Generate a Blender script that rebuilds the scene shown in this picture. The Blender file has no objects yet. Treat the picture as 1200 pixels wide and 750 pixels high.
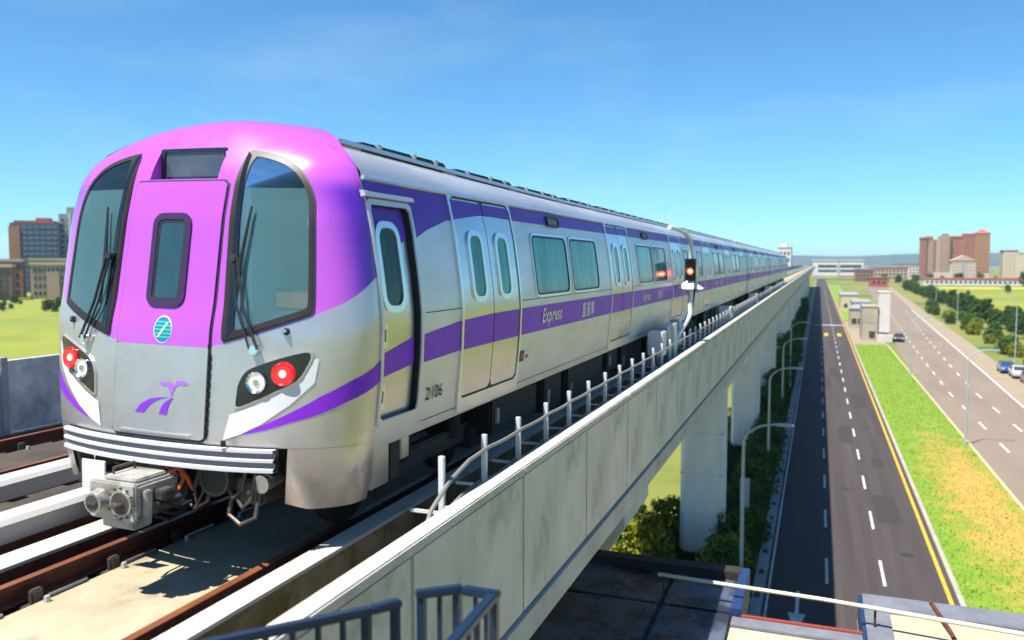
import bpy, bmesh, math, random
import numpy as np
from mathutils import Vector, Matrix
random.seed(7); rng = np.random.default_rng(7)
SC = bpy.context.scene
COL = SC.collection
GZ = -17.0            # the ground, measured from the eye; everything is raised by 17 m at the end
TILT = 0.02

# ------------------------------------------------------------------ camera
F_PX, VPX, VPY = 966.0, 960.0, 308.0
dv = Vector(((VPX-600)/F_PX, (VPY-375)/F_PX, 1.0))
th = math.atan(-dv.y)
up_c = Vector((0, -math.cos(th), -math.sin(th)))
Y_c = dv.normalized(); X_c = Y_c.cross(up_c)
Rm = Matrix((X_c, Y_c, up_c))
cam_d = bpy.data.cameras.new('camera'); cam = bpy.data.objects.new('camera', cam_d); COL.objects.link(cam)
cam_d.sensor_width = 36; cam_d.lens = 36*F_PX/1200
cam_d.clip_start = 0.05; cam_d.clip_end = 20000
cr, cu, cb = Rm@Vector((1,0,0)), -(Rm@Vector((0,1,0))), -(Rm@Vector((0,0,1)))
cam.matrix_world = Matrix(((cr.x,cu.x,cb.x,0),(cr.y,cu.y,cb.y,0),(cr.z,cu.z,cb.z,0),(0,0,0,1)))
cam_d.dof.use_dof = True; cam_d.dof.focus_distance = 9.2; cam_d.dof.aperture_fstop = 1.15
SC.camera = cam

# ------------------------------------------------------------------ sky and sun
SUN = Vector((-0.245, -0.42, 1.0)).normalized()      # towards the sun
ELEV = math.asin(SUN.z); AZ = math.atan2(SUN.x, SUN.y)
wd = bpy.data.worlds.new('World'); SC.world = wd; wd.use_nodes = True
nt = wd.node_tree; nt.nodes.clear()
sky = nt.nodes.new('ShaderNodeTexSky'); sky.sky_type = 'NISHITA'; sky.sun_disc = False
sky.sun_elevation = ELEV; sky.sun_rotation = AZ % (2*math.pi)
sky.altitude = 50; sky.air_density = 1.0; sky.dust_density = 0.0; sky.ozone_density = 1.6
tc = nt.nodes.new('ShaderNodeTexCoord'); mp = nt.nodes.new('ShaderNodeMapping'); mp.inputs['Scale'].default_value = (1.2, 1.2, 4.5)
nz = nt.nodes.new('ShaderNodeTexNoise'); nz.inputs['Scale'].default_value = 2.2; nz.inputs['Detail'].default_value = 7; nz.inputs['Roughness'].default_value = .62
rp = nt.nodes.new('ShaderNodeValToRGB'); rp.color_ramp.elements[0].position = .50; rp.color_ramp.elements[1].position = .82
rp.color_ramp.elements[1].color = (.16, .16, .16, 1)
mx = nt.nodes.new('ShaderNodeMix'); mx.data_type = 'RGBA'; mx.inputs[7].default_value = (7.5, 8.2, 9.2, 1)
hs = nt.nodes.new('ShaderNodeMix'); hs.data_type = 'RGBA'; hs.blend_type = 'MULTIPLY'; hs.inputs[0].default_value = 1.; hs.inputs[7].default_value = (.50, .96, 1.24, 1)
bg = nt.nodes.new('ShaderNodeBackground'); bg.inputs['Strength'].default_value = 0.057
wo = nt.nodes.new('ShaderNodeOutputWorld')
L = nt.links.new
L(tc.outputs['Generated'], mp.inputs['Vector']); L(mp.outputs[0], nz.inputs['Vector']); L(nz.outputs[0], rp.inputs[0])
L(rp.outputs[0], mx.inputs[0]); L(sky.outputs[0], hs.inputs[6]); L(hs.outputs[2], mx.inputs[6]); L(mx.outputs[2], bg.inputs['Color']); L(bg.outputs[0], wo.inputs[0])
sd = bpy.data.lights.new('sun', 'SUN'); sd.energy = 5.0; sd.angle = math.radians(.5); sd.color = (1, .955, .87)
so = bpy.data.objects.new('sun', sd); COL.objects.link(so); so.location = (-30, -40, 60)
so.rotation_euler = SUN.to_track_quat('Z', 'Y').to_euler()
SC.view_settings.view_transform = 'Standard'; SC.view_settings.look = 'None'
SC.view_settings.exposure = 1.25; SC.view_settings.gamma = 1.0; SC.view_settings.use_curve_mapping = False
SC.render.engine = 'CYCLES'
SC.cycles.max_bounces = 4; SC.cycles.diffuse_bounces = 2; SC.cycles.glossy_bounces = 3; SC.cycles.volume_bounces = 0; SC.cycles.transparent_max_bounces = 4

# ------------------------------------------------------------------ materials
MATS = {}
KEEP = {'shade toned violet', 'purple band film', 'teal glass', 'weathered concrete', 'pier concrete', 'beam concrete', 'dark wet roof', 'dark red rust', 'cab wall', 'black rubber', 'grey barrier panel'}
def mat(name, col, rough=.6, metal=0., col2=None, scale=4., stretch=(1,1,1), bump=0., bscale=40., coat=0., emit=None, estr=0., spec=.5, lo=.35, hi=.65, col3=None, scale3=.6, lo3=.5, hi3=.7, detail=6, rvar=0., alpha=None, coord='Object'):
    if name in MATS: return MATS[name]
    kk = 1. if (metal > .5 or name in KEEP) else .67
    col = tuple(c*kk for c in col); col2 = col2 and tuple(c*kk for c in col2); col3 = col3 and tuple(c*kk for c in col3)
    m = bpy.data.materials.new(name); m.use_nodes = True; n = m.node_tree; b = n.nodes['Principled BSDF']
    b.inputs['Base Color'].default_value = (*col, 1); b.inputs['Roughness'].default_value = rough; b.inputs['Metallic'].default_value = metal
    b.inputs['Specular IOR Level'].default_value = spec
    if coat: b.inputs['Coat Weight'].default_value = coat; b.inputs['Coat Roughness'].default_value = .06
    if emit: b.inputs['Emission Color'].default_value = (*emit, 1); b.inputs['Emission Strength'].default_value = estr
    if col2 or bump or rvar:
        t = n.nodes.new('ShaderNodeTexCoord'); mpn = n.nodes.new('ShaderNodeMapping'); mpn.inputs['Scale'].default_value = stretch
        n.links.new(t.outputs[coord], mpn.inputs['Vector'])
    if col2:
        a = n.nodes.new('ShaderNodeTexNoise'); a.inputs['Scale'].default_value = scale; a.inputs['Detail'].default_value = detail; a.inputs['Roughness'].default_value = .62
        r = n.nodes.new('ShaderNodeMapRange'); r.inputs[1].default_value = lo; r.inputs[2].default_value = hi
        x = n.nodes.new('ShaderNodeMix'); x.data_type = 'RGBA'; x.inputs[6].default_value = (*col, 1); x.inputs[7].default_value = (*col2, 1)
        n.links.new(mpn.outputs[0], a.inputs['Vector']); n.links.new(a.outputs[0], r.inputs[0]); n.links.new(r.outputs[0], x.inputs[0])
        last = x.outputs[2]
        if col3:
            a3 = n.nodes.new('ShaderNodeTexNoise'); a3.inputs['Scale'].default_value = scale3; a3.inputs['Detail'].default_value = 8; a3.inputs['Roughness'].default_value = .65
            r3 = n.nodes.new('ShaderNodeMapRange'); r3.inputs[1].default_value = lo3; r3.inputs[2].default_value = hi3
            x3 = n.nodes.new('ShaderNodeMix'); x3.data_type = 'RGBA'; x3.inputs[7].default_value = (*col3, 1)
            n.links.new(mpn.outputs[0], a3.inputs['Vector']); n.links.new(a3.outputs[0], r3.inputs[0]); n.links.new(r3.outputs[0], x3.inputs[0]); n.links.new(last, x3.inputs[6])
            last = x3.outputs[2]
        n.links.new(last, b.inputs['Base Color'])
    if rvar:
        a2 = n.nodes.new('ShaderNodeTexNoise'); a2.inputs['Scale'].default_value = bscale*.06; a2.inputs['Detail'].default_value = 2
        r2 = n.nodes.new('ShaderNodeMapRange'); r2.inputs[1].default_value = .3; r2.inputs[2].default_value = .7; r2.inputs[3].default_value = max(.02, rough-rvar); r2.inputs[4].default_value = rough+rvar
        n.links.new(mpn.outputs[0], a2.inputs['Vector']); n.links.new(a2.outputs[0], r2.inputs[0]); n.links.new(r2.outputs[0], b.inputs['Roughness'])
    if bump:
        a4 = n.nodes.new('ShaderNodeTexNoise'); a4.inputs['Scale'].default_value = bscale; a4.inputs['Detail'].default_value = 6
        bp = n.nodes.new('ShaderNodeBump'); bp.inputs['Strength'].default_value = bump; bp.inputs['Distance'].default_value = .02
        n.links.new(mpn.outputs[0], a4.inputs['Vector']); n.links.new(a4.outputs[0], bp.inputs['Height']); n.links.new(bp.outputs[0], b.inputs['Normal'])
    MATS[name] = m; return m

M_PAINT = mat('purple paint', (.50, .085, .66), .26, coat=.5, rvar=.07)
def shade_fade(m, c0, c1):          # flank shade painted into one purple: sunlit pink nose to deep violet sides
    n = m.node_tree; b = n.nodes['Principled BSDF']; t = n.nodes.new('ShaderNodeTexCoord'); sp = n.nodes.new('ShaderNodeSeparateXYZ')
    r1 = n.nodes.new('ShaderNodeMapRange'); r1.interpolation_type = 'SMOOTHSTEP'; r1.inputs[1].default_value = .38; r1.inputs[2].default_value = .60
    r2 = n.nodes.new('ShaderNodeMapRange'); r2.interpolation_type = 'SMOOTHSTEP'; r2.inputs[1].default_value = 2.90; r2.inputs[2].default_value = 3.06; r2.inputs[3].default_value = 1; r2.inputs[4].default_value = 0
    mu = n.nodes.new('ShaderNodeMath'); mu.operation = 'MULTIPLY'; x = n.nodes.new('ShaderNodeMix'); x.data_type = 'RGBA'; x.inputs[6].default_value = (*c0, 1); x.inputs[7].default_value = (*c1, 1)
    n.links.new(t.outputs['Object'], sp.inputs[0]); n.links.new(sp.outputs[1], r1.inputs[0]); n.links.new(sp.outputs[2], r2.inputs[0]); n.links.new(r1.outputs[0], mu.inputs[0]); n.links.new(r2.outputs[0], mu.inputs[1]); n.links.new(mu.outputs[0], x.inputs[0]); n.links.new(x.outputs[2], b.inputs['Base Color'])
shade_fade(M_PAINT, (.37, .070, .47), (.085, .016, .36))
M_SHADEPAINT = mat('shade toned violet', (.10, .02, .42), .42, spec=.3, col2=(.085, .017, .36), scale=2.5, stretch=(1, .4, 2))  # same purple as the nose, with the flank's shade put into its colour
M_BAND = mat('purple band film', (.20, .018, .52), .42, spec=.3, col2=(.17, .015, .45), scale=2.5, stretch=(1, .4, 2))
M_STEEL = mat('brushed steel', (.64, .62, .68), .42, .72, col2=(.57, .545, .55), scale=2.0, stretch=(1, .7, 2.2), rvar=.04)
M_DOORSTEEL = mat('polished door steel', (.64, .625, .66), .24, .9, col2=(.56, .55, .57), scale=2.0, stretch=(1, .7, 2.2), rvar=.04)
M_FRONTSTEEL = mat('grey front panel', (.58, .53, .51), .30, .75, col2=(.52, .47, .45), scale=3, rvar=.05)
M_SKIRT = mat('worn skirt steel', (.56, .505, .47), .30, .75, col2=(.46, .36, .27), scale=2.0, lo=.45, hi=.75, rvar=.06)
M_TRIM = mat('bright trim', (.74, .74, .74), .28, .9)
M_ALU = mat('white bumper paint', (.80, .80, .82), .35, .1)
M_BUMPGREY = mat('grey bumper groove', (.22, .23, .27), .5, .2)
M_BLACK = mat('black rubber', (.012, .012, .014), .55)
M_GLOSSBLACK = mat('gloss black', (.01, .01, .012), .12, coat=.5)
M_FRAME = mat('dark bronze frame', (.032, .024, .022), .45, .0, spec=.3)
M_GLASS = mat('teal glass', (.008, .13, .13), .10, 0, spec=.3, col2=(.02, .29, .27), scale=1.8, stretch=(1, 3.0, .4), lo=.42, hi=.62)  # tall streaks in the pane colour stand in for interior reflections
M_WINDSCREEN = mat('windscreen glass', (.024, .062, .08), .05, 0, coat=.4, spec=.5, col2=(.038, .098, .115), scale=1.6, stretch=(3, 1, .5))
M_WALLG = mat('cab locker', (.36, .42, .40), .6)
M_TINT = mat('tinted glass band', (.008, .02, .075), .05, 0, coat=1., spec=.7)
def glass(name, tint, fres=.30):
    m = bpy.data.materials.new(name); m.use_nodes = True; n = m.node_tree; n.nodes.remove(n.nodes['Principled BSDF']); MATS[name] = m
    t = n.nodes.new('ShaderNodeBsdfTransparent'); t.inputs[0].default_value = (*tint, 1); g = n.nodes.new('ShaderNodeBsdfGlossy'); g.inputs['Roughness'].default_value = .02
    d = n.nodes.new('ShaderNodeBsdfDiffuse'); d.inputs[0].default_value = (.15, .31, .32, 1); x0 = n.nodes.new('ShaderNodeMixShader'); x0.inputs[0].default_value = fres
    n.links.new(t.outputs[0], x0.inputs[1]); n.links.new(d.outputs[0], x0.inputs[2])
    f = n.nodes.new('ShaderNodeFresnel'); f.inputs[0].default_value = 1.7; x = n.nodes.new('ShaderNodeMixShader')
    n.links.new(f.outputs[0], x.inputs[0]); n.links.new(x0.outputs[0], x.inputs[1]); n.links.new(g.outputs[0], x.inputs[2]); n.links.new(x.outputs[0], n.nodes['Material Output'].inputs[0]); return m
M_WSGLASS = glass('laminated windscreen', (.80, .98, .96)); M_WSTINT = glass('tinted windscreen band', (.05, .10, .26), .04)
M_CABGLASS = mat('dark cab glass', (.01, .03, .02), .08, 0, spec=.3, col2=(.02, .09, .02), scale=5, stretch=(1, 3, .6), lo=.5, hi=.7)
M_WHITE = mat('white film', (.82, .82, .84), .35)
M_UNDER = mat('underframe black', (.018, .017, .016), .7, col2=(.035, .03, .026), scale=5)
M_DARKSTEEL = mat('dark cast steel', (.07, .065, .06), .5, .6, col2=(.12, .10, .08), scale=9)
M_COUPLER = mat('coupler white steel', (.62, .60, .54), .4, .35, col2=(.20, .17, .13), scale=6, lo=.48, hi=.72)
M_RED = mat('red lamp glass', (.75, .02, .03), .15, coat=.8, emit=(1, .02, .03), estr=.25)
M_REDCORE = mat('lit red bulb', (1, .35, .35), .2, emit=(1, .25, .22), estr=1.6)
M_LENS = mat('clear lamp reflector', (.88, .89, .92), .12, .5, col2=(.5, .52, .6), scale=26, lo=.5, hi=.62, emit=(1, .97, .9), estr=.18)
M_CHROME = mat('chrome ring', (.8, .8, .8), .15, 1.)
M_ROOF = mat('silver roof', (.60, .62, .66), .38, .7, col2=(.50, .50, .52), scale=1.5, stretch=(1, .3, 1), rvar=.06)
M_LOGOB = mat('logo blue', (.02, .22, .62), .4)
M_LOGOG = mat('logo green', (.05, .62, .38), .4)
M_EMB = mat('emblem purple', (.24, .03, .66), .4)
M_EMB2 = mat('emblem lilac', (.42, .16, .78), .4)
M_INK = mat('black print', (.012, .012, .015), .5)
M_REDPRINT = mat('red print', (.75, .03, .04), .5)
M_ORANGE = mat('orange hose', (.85, .13, .02), .5)
M_CONC = mat('weathered concrete', (.58, .52, .43), .85, col2=(.45, .41, .33), scale=1.3, stretch=(1, 1.2, .7), bump=.25, bscale=30, col3=(.25, .24, .16), scale3=1.7, lo3=.54, hi3=.74)
M_CONC2 = mat('beam concrete', (.44, .40, .34), .85, col2=(.34, .31, .26), scale=1.1, bump=.2, bscale=30, col3=(.26, .22, .16), scale3=1.7, lo3=.55, hi3=.8)
M_COPING = mat('pale coping concrete', (.64, .61, .53), .8, col2=(.44, .40, .31), scale=4, lo=.5, hi=.75, bump=.15, bscale=50)
M_PIER = mat('pier concrete', (.62, .62, .57), .85, col2=(.50, .50, .46), scale=.5, stretch=(1, 1, .3), bump=.1, bscale=20)
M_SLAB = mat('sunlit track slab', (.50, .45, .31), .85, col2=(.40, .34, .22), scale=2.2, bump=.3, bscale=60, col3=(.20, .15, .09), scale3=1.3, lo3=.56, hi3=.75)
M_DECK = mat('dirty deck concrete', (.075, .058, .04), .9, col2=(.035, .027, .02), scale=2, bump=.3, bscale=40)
M_MOSSWALL = mat('mossy brown wall', (.30, .22, .09), .9, col2=(.16, .125, .03), scale=3.5, lo=.4, hi=.6, bump=.4, bscale=40, col3=(.36, .29, .17), scale3=2, lo3=.5, hi3=.65)
M_RAILTOP = mat('rusty rail', (.36, .125, .045), .45, .35, col2=(.24, .075, .03), scale=8, stretch=(1, .2, 1))
M_RUST = mat('dark red rust', (.10, .025, .012), .8, col2=(.05, .014, .008), scale=9, bump=.3)
M_COVER = mat('white conductor cover', (.60, .59, .58), .4, col2=(.55, .53, .50), scale=3, stretch=(1, .3, 1))
M_POST = mat('galvanised white post', (.82, .84, .85), .4, .1)
M_CABLE = mat('grey cable', (.22, .21, .20), .55)
M_BLUEPAINT = mat('blue grey paint', (.30, .45, .55), .4, .1)
M_RAILING = mat('dark blue railing paint', (.004, .022, .055), .42, .0)
M_ROOFDARK = mat('dark wet roof', (.07, .085, .12), .34, col2=(.016, .02, .03), scale=1.1, lo=.42, hi=.58, rvar=.25)
M_ROOFCREAM = mat('cream roof', (.58, .50, .36), .8, col2=(.48, .41, .29), scale=1.2)
M_ROOFGREY = mat('grey roof ledge', (.22, .23, .27), .6, col2=(.15, .16, .19), scale=2)
M_REDLINE = mat('red trim', (.30, .05, .03), .6)
M_BLUETRIM = mat('blue trim', (.014, .04, .15), .5)
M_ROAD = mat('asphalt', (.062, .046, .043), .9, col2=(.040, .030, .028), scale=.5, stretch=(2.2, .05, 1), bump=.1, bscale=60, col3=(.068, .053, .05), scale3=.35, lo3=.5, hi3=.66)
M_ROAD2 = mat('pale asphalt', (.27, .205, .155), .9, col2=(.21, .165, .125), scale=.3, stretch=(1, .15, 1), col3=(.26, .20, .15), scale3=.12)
M_TAN = mat('tan shoulder', (.36, .285, .19), .9, col2=(.30, .24, .16), scale=.3)
M_LINE = mat('road paint white', (.72, .72, .70), .7, col2=(.40, .39, .38), scale=1.5, lo=.45, hi=.7)
M_YLINE = mat('road paint yellow', (.76, .45, .02), .7, col2=(.50, .30, .04), scale=1.2, lo=.45, hi=.7)
M_KERB = mat('kerb concrete', (.46, .43, .37), .85, col2=(.36, .33, .28), scale=.6)
M_GUTTER = mat('gutter concrete', (.38, .42, .42), .85, col2=(.30, .33, .33), scale=.8)
M_GRASS = mat('median grass', (.13, .27, .012), .95, col2=(.23, .33, .015), scale=.8, bump=.5, bscale=9, lo=.3, hi=.7)
def dry_patch(m, cx, cy, rx, ry, col):      # a scorched stretch of the lawn, ragged at its edge
    n = m.node_tree; b = n.nodes['Principled BSDF']; old = b.inputs['Base Color'].links[0].from_socket
    g = n.nodes.new('ShaderNodeNewGeometry'); mp_ = n.nodes.new('ShaderNodeMapping'); mp_.inputs['Location'].default_value = (-cx/rx, -cy/ry, 0); mp_.inputs['Scale'].default_value = (1/rx, 1/ry, 0)
    ln = n.nodes.new('ShaderNodeVectorMath'); ln.operation = 'LENGTH'; nz_ = n.nodes.new('ShaderNodeTexNoise'); nz_.inputs['Scale'].default_value = .45; nz_.inputs['Detail'].default_value = 7; nz_.inputs['Roughness'].default_value = .68
    ad = n.nodes.new('ShaderNodeMath'); ad.operation = 'MULTIPLY_ADD'; ad.inputs[1].default_value = 2.6
    r = n.nodes.new('ShaderNodeMapRange'); r.inputs[1].default_value = 2.45; r.inputs[2].default_value = 1.65
    x = n.nodes.new('ShaderNodeMix'); x.data_type = 'RGBA'; x.inputs[7].default_value = (*col, 1)
    n.links.new(g.outputs['Position'], mp_.inputs[0]); n.links.new(mp_.outputs[0], ln.inputs[0]); n.links.new(g.outputs['Position'], nz_.inputs['Vector']); n.links.new(nz_.outputs[0], ad.inputs[0]); n.links.new(ln.outputs['Value'], ad.inputs[2])
    n.links.new(ad.outputs[0], r.inputs[0]); n.links.new(r.outputs[0], x.inputs[0]); n.links.new(old, x.inputs[6]); n.links.new(x.outputs[2], b.inputs['Base Color'])
dry_patch(M_GRASS, 11.2, 66, 3.0, 26, (.31, .21, .04))
M_GROUND = mat('open ground', (.17, .20, .025), .95, col2=(.24, .23, .045), scale=.012, col3=(.07, .13, .012), scale3=.03, lo3=.5, hi3=.62, bump=.3, bscale=1.5)
M_FIELD = mat('bright field', (.29, .30, .015), .95, col2=(.19, .24, .015), scale=.02, col3=(.10, .16, .012), scale3=.05, lo3=.52, hi3=.7)
M_LEAF = mat('dark foliage', (.030, .075, .012), .7, col2=(.055, .12, .015), scale=.9, spec=.2)
M_LEAF2 = mat('yellow green foliage', (.16, .20, .012), .7, col2=(.26, .26, .02), scale=1.2, spec=.2)
M_LEAF3 = mat('mid green foliage', (.045, .11, .012), .7, col2=(.085, .165, .015), scale=.7, spec=.2)
M_BARK = mat('bark', (.12, .085, .055), .9, col2=(.07, .05, .035), scale=8, bump=.4)
M_LAMP = mat('lamp post paint', (.46, .55, .55), .5, .2)
M_BRICK = mat('terracotta facade', (.42, .19, .10), .85, col2=(.36, .155, .085), scale=.08)
M_BEIGE = mat('beige facade', (.50, .38, .26), .85, col2=(.44, .33, .22), scale=.08)
M_CREAM = mat('cream facade', (.66, .55, .36), .85, col2=(.60, .50, .33), scale=.1)
M_WALLWHITE = mat('white facade', (.74, .71, .66), .8, col2=(.66, .63, .58), scale=.1)
M_GREYWALL = mat('grey facade', (.36, .37, .40), .8, col2=(.30, .31, .34), scale=.1)
M_SLATE = mat('dark blue facade', (.07, .10, .15), .5, col2=(.05, .075, .115), scale=.1)
M_TILE = mat('red roof', (.46, .10, .07), .8)
M_BROWNB = mat('brown block facade', (.30, .17, .10), .85, col2=(.24, .13, .08), scale=.1)
M_WINDOW = mat('far window glass', (.05, .06, .075), .15, coat=.4)
M_HILL = mat('hill forest', (.05, .085, .05), .95, col2=(.035, .065, .04), scale=.01)
M_BARRIER = mat('grey barrier panel', (.60, .63, .66), .6, .1, col2=(.24, .27, .31), scale=2, bump=.1)

# ------------------------------------------------------------------ helpers
def tag(o, label=None, cat=None, group=None, kind=None):
    if label: o['label'] = label
    if cat: o['category'] = cat
    if group: o['group'] = group
    if kind: o['kind'] = kind
    return o
def empty(name, loc=(0,0,0), rot=(0,0,0), label=None, cat=None, group=None):
    o = bpy.data.objects.new(name, None); COL.objects.link(o); o.location = loc; o.rotation_euler = rot
    o.empty_display_size = .2
    return tag(o, label, cat, group)
def link(name, me, parent=None, loc=None, rot=None):
    o = bpy.data.objects.new(name, me); COL.objects.link(o)
    if parent is not None: o.parent = parent
    if loc is not None: o.location = loc
    if rot is not None: o.rotation_euler = rot
    return o
class MB:
    def __init__(s): s.v = []; s.f = []
    def add(s, vs, fs):
        b = len(s.v); s.v += [tuple(p) for p in vs]; s.f += [tuple(i+b for i in q) for q in fs]; return s
    def box(s, x0, x1, y0, y1, z0, z1):
        return s.add([(x0,y0,z0),(x1,y0,z0),(x1,y1,z0),(x0,y1,z0),(x0,y0,z1),(x1,y0,z1),(x1,y1,z1),(x0,y1,z1)],
                     [(0,3,2,1),(4,5,6,7),(0,1,5,4),(1,2,6,5),(2,3,7,6),(3,0,4,7)])
    def cyl(s, p0, p1, r0, r1=None, n=16, cap=True):
        r1 = r0 if r1 is None else r1
        p0, p1 = Vector(p0), Vector(p1); d = (p1-p0).normalized()
        a = d.orthogonal().normalized(); b = d.cross(a)
        vs = []
        for p, r in ((p0, r0), (p1, r1)):
            for i in range(n):
                t = 2*math.pi*i/n; vs.append(p + (a*math.cos(t)+b*math.sin(t))*r)
        fs = [(i, (i+1)%n, n+(i+1)%n, n+i) for i in range(n)]
        if cap: fs += [tuple(reversed(range(n))), tuple(range(n, 2*n))]
        return s.add(vs, fs)
    def tube(s, pts, r, n=8, cap=True):
        pts = [Vector(p) for p in pts]; rr = r if hasattr(r, '__len__') else [r]*len(pts)
        vs = []; a = None
        for i, p in enumerate(pts):
            d = (pts[min(i+1, len(pts)-1)] - pts[max(i-1, 0)]).normalized()
            a = d.orthogonal().normalized() if a is None else (a - d*a.dot(d)).normalized()
            b = d.cross(a)
            for k in range(n):
                t = 2*math.pi*k/n; vs.append(p + (a*math.cos(t)+b*math.sin(t))*rr[i])
        fs = []
        for i in range(len(pts)-1):
            for k in range(n): fs.append((i*n+k, i*n+(k+1)%n, (i+1)*n+(k+1)%n, (i+1)*n+k))
        if cap: fs += [tuple(reversed(range(n))), tuple((len(pts)-1)*n+k for k in range(n))]
        return s.add(vs, fs)
    def prism_y(s, poly, y0, y1):       # poly in x,z
        n = len(poly); vs = [(x, y0, z) for x, z in poly] + [(x, y1, z) for x, z in poly]
        fs = [(i, (i+1)%n, n+(i+1)%n, n+i) for i in range(n)] + [tuple(reversed(range(n))), tuple(range(n, 2*n))]
        return s.add(vs, fs)
    def prism_z(s, poly, z0, z1):
        n = len(poly); vs = [(x, y, z0) for x, y in poly] + [(x, y, z1) for x, y in poly]
        fs = [(i, (i+1)%n, n+(i+1)%n, n+i) for i in range(n)] + [tuple(reversed(range(n))), tuple(range(n, 2*n))]
        return s.add(vs, fs)
    def grid(s, rows, closed=False):
        nr, nc = len(rows), len(rows[0]); vs = [p for r in rows for p in r]; fs = []
        for i in range(nr-1):
            for j in range(nc-1 if not closed else nc):
                k = (j+1) % nc
                fs.append((i*nc+j, i*nc+k, (i+1)*nc+k, (i+1)*nc+j))
        return s.add(vs, fs)
    def mesh(s, name, m, smooth=True, bev=0., fix=True, ang=35):
        me = bpy.data.meshes.new(name); me.from_pydata(s.v, [], s.f)
        if fix or bev:
            bm = bmesh.new(); bm.from_mesh(me)
            bmesh.ops.remove_doubles(bm, verts=bm.verts, dist=1e-5)
            if fix: bmesh.ops.recalc_face_normals(bm, faces=bm.faces)
            if bev: bmesh.ops.bevel(bm, geom=[e for e in bm.edges if len(e.link_faces)==2 and e.calc_face_angle(0) > .6], offset=bev, segments=2, affect='EDGES', clamp_overlap=True)
            bm.to_mesh(me); bm.free()
        me.materials.append(m)
        if smooth:
            me.polygons.foreach_set('use_smooth', [True]*len(me.polygons)); me.set_sharp_from_angle(angle=math.radians(ang))
        me.update(); return me
    def build(s, name, m, parent=None, loc=None, rot=None, **k):
        return link(name, s.mesh(name, m, **k), parent, loc, rot)
def copy_tree(o, parent=None):
    c = o.copy(); COL.objects.link(c); c.parent = parent
    for ch in list(o.children): copy_tree(ch, c)
    return c
def box(name, m, b, parent=None, bev=0.): return MB().box(*b).build(name, m, parent, bev=bev)
def resample(poly, n, closed=True):
    p = np.array(list(poly)+([poly[0]] if closed else []), float); d = np.r_[0, np.cumsum(np.hypot(*np.diff(p, axis=0).T))]
    t = np.linspace(0, d[-1], n+1)[:-1] if closed else np.linspace(0, d[-1], n)
    return np.stack([np.interp(t, d, p[:,0]), np.interp(t, d, p[:,1])], 1)
def rrect(a0, a1, b0, b1, r, k=5):
    out = []
    for cx, cy, s in ((a1-r, b1-r, 0), (a0+r, b1-r, 90), (a0+r, b0+r, 180), (a1-r, b0+r, 270)):
        for i in range(k+1):
            t = math.radians(s+90*i/k); out.append((cx+r*math.cos(t), cy+r*math.sin(t)))
    return out
def chaikin(p, it=2):
    p = [tuple(q) for q in p]
    for _ in range(it):
        q = []
        for i in range(len(p)):
            a, b = p[i], p[(i+1)%len(p)]
            q += [(a[0]*.8+b[0]*.2, a[1]*.8+b[1]*.2), (a[0]*.2+b[0]*.8, a[1]*.2+b[1]*.8)]
        p = q
    return p
def clip_b(poly, lim, above):
    out = []; n = len(poly)
    ins = lambda p: (p[1] >= lim) == above
    for i in range(n):
        p, q = poly[i], poly[(i+1)%n]
        if ins(p): out.append(p)
        if ins(p) != ins(q):
            t = (lim-p[1])/(q[1]-p[1]); out.append((p[0]+(q[0]-p[0])*t, lim))
    return out
def patch(F, poly, off, base=0., n=72, rings=7, raw=False, mb=None):
    """a raised plate that follows the surface F(a, b, off)"""
    p = np.array(poly, float) if raw else resample(poly, n); c = p.mean(0); mb = mb or MB(); n = len(p)
    rows = [[F(*q, base) for q in p]]
    for k in range(rings): rows.append([F(*(c+(q-c)*(1-k/rings)), off) for q in p])
    b0 = len(mb.v); mb.grid(rows, True); i = len(mb.v); mb.v.append(tuple(F(*c, off))); last = b0+rings*n
    mb.f += [(last+j, last+(j+1)%n, i) for j in range(n)]
    return mb
def ringp(F, outer, inner, off, base=0., n=72, mb=None, k=2):
    o, i = resample(outer, n), resample(inner, n); mb = mb or MB()
    j = np.argmin(((i-o[0])**2).sum(1)); i = np.roll(i, -j, 0)
    rows = [[F(*q, base) for q in o]]
    for t in range(k+1): rows.append([F(*(q+(r-q)*t/k), off) for q, r in zip(o, i)])
    rows.append([F(*q, base) for q in i])
    return mb.grid(rows, True)
def strip(F, lo, hi, off, n=40, rows=4, base=None, mb=None):
    a, b = resample(lo, n, False), resample(hi, n, False); mb = mb or MB()
    mb.grid([[F(*(p+(q-p)*t/rows), off) for p, q in zip(a, b)] for t in range(rows+1)])
    return mb
def text_mesh(body, size, m, shear=0., sx=1., bold=0.):
    cu_ = bpy.data.curves.new('txt', 'FONT'); cu_.body = body; cu_.size = size; cu_.shear = shear; cu_.offset = bold; cu_.align_x = 'LEFT'; cu_.space_character = 1.12; cu_.resolution_u = 4
    o = bpy.data.objects.new('txt', cu_); COL.objects.link(o); dg = bpy.context.evaluated_depsgraph_get()
    me = bpy.data.meshes.new_from_object(o.evaluated_get(dg)); bpy.data.objects.remove(o)
    co = np.array([v.co for v in me.vertices])
    me.materials.clear(); me.materials.append(m)
    return me, co

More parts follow.
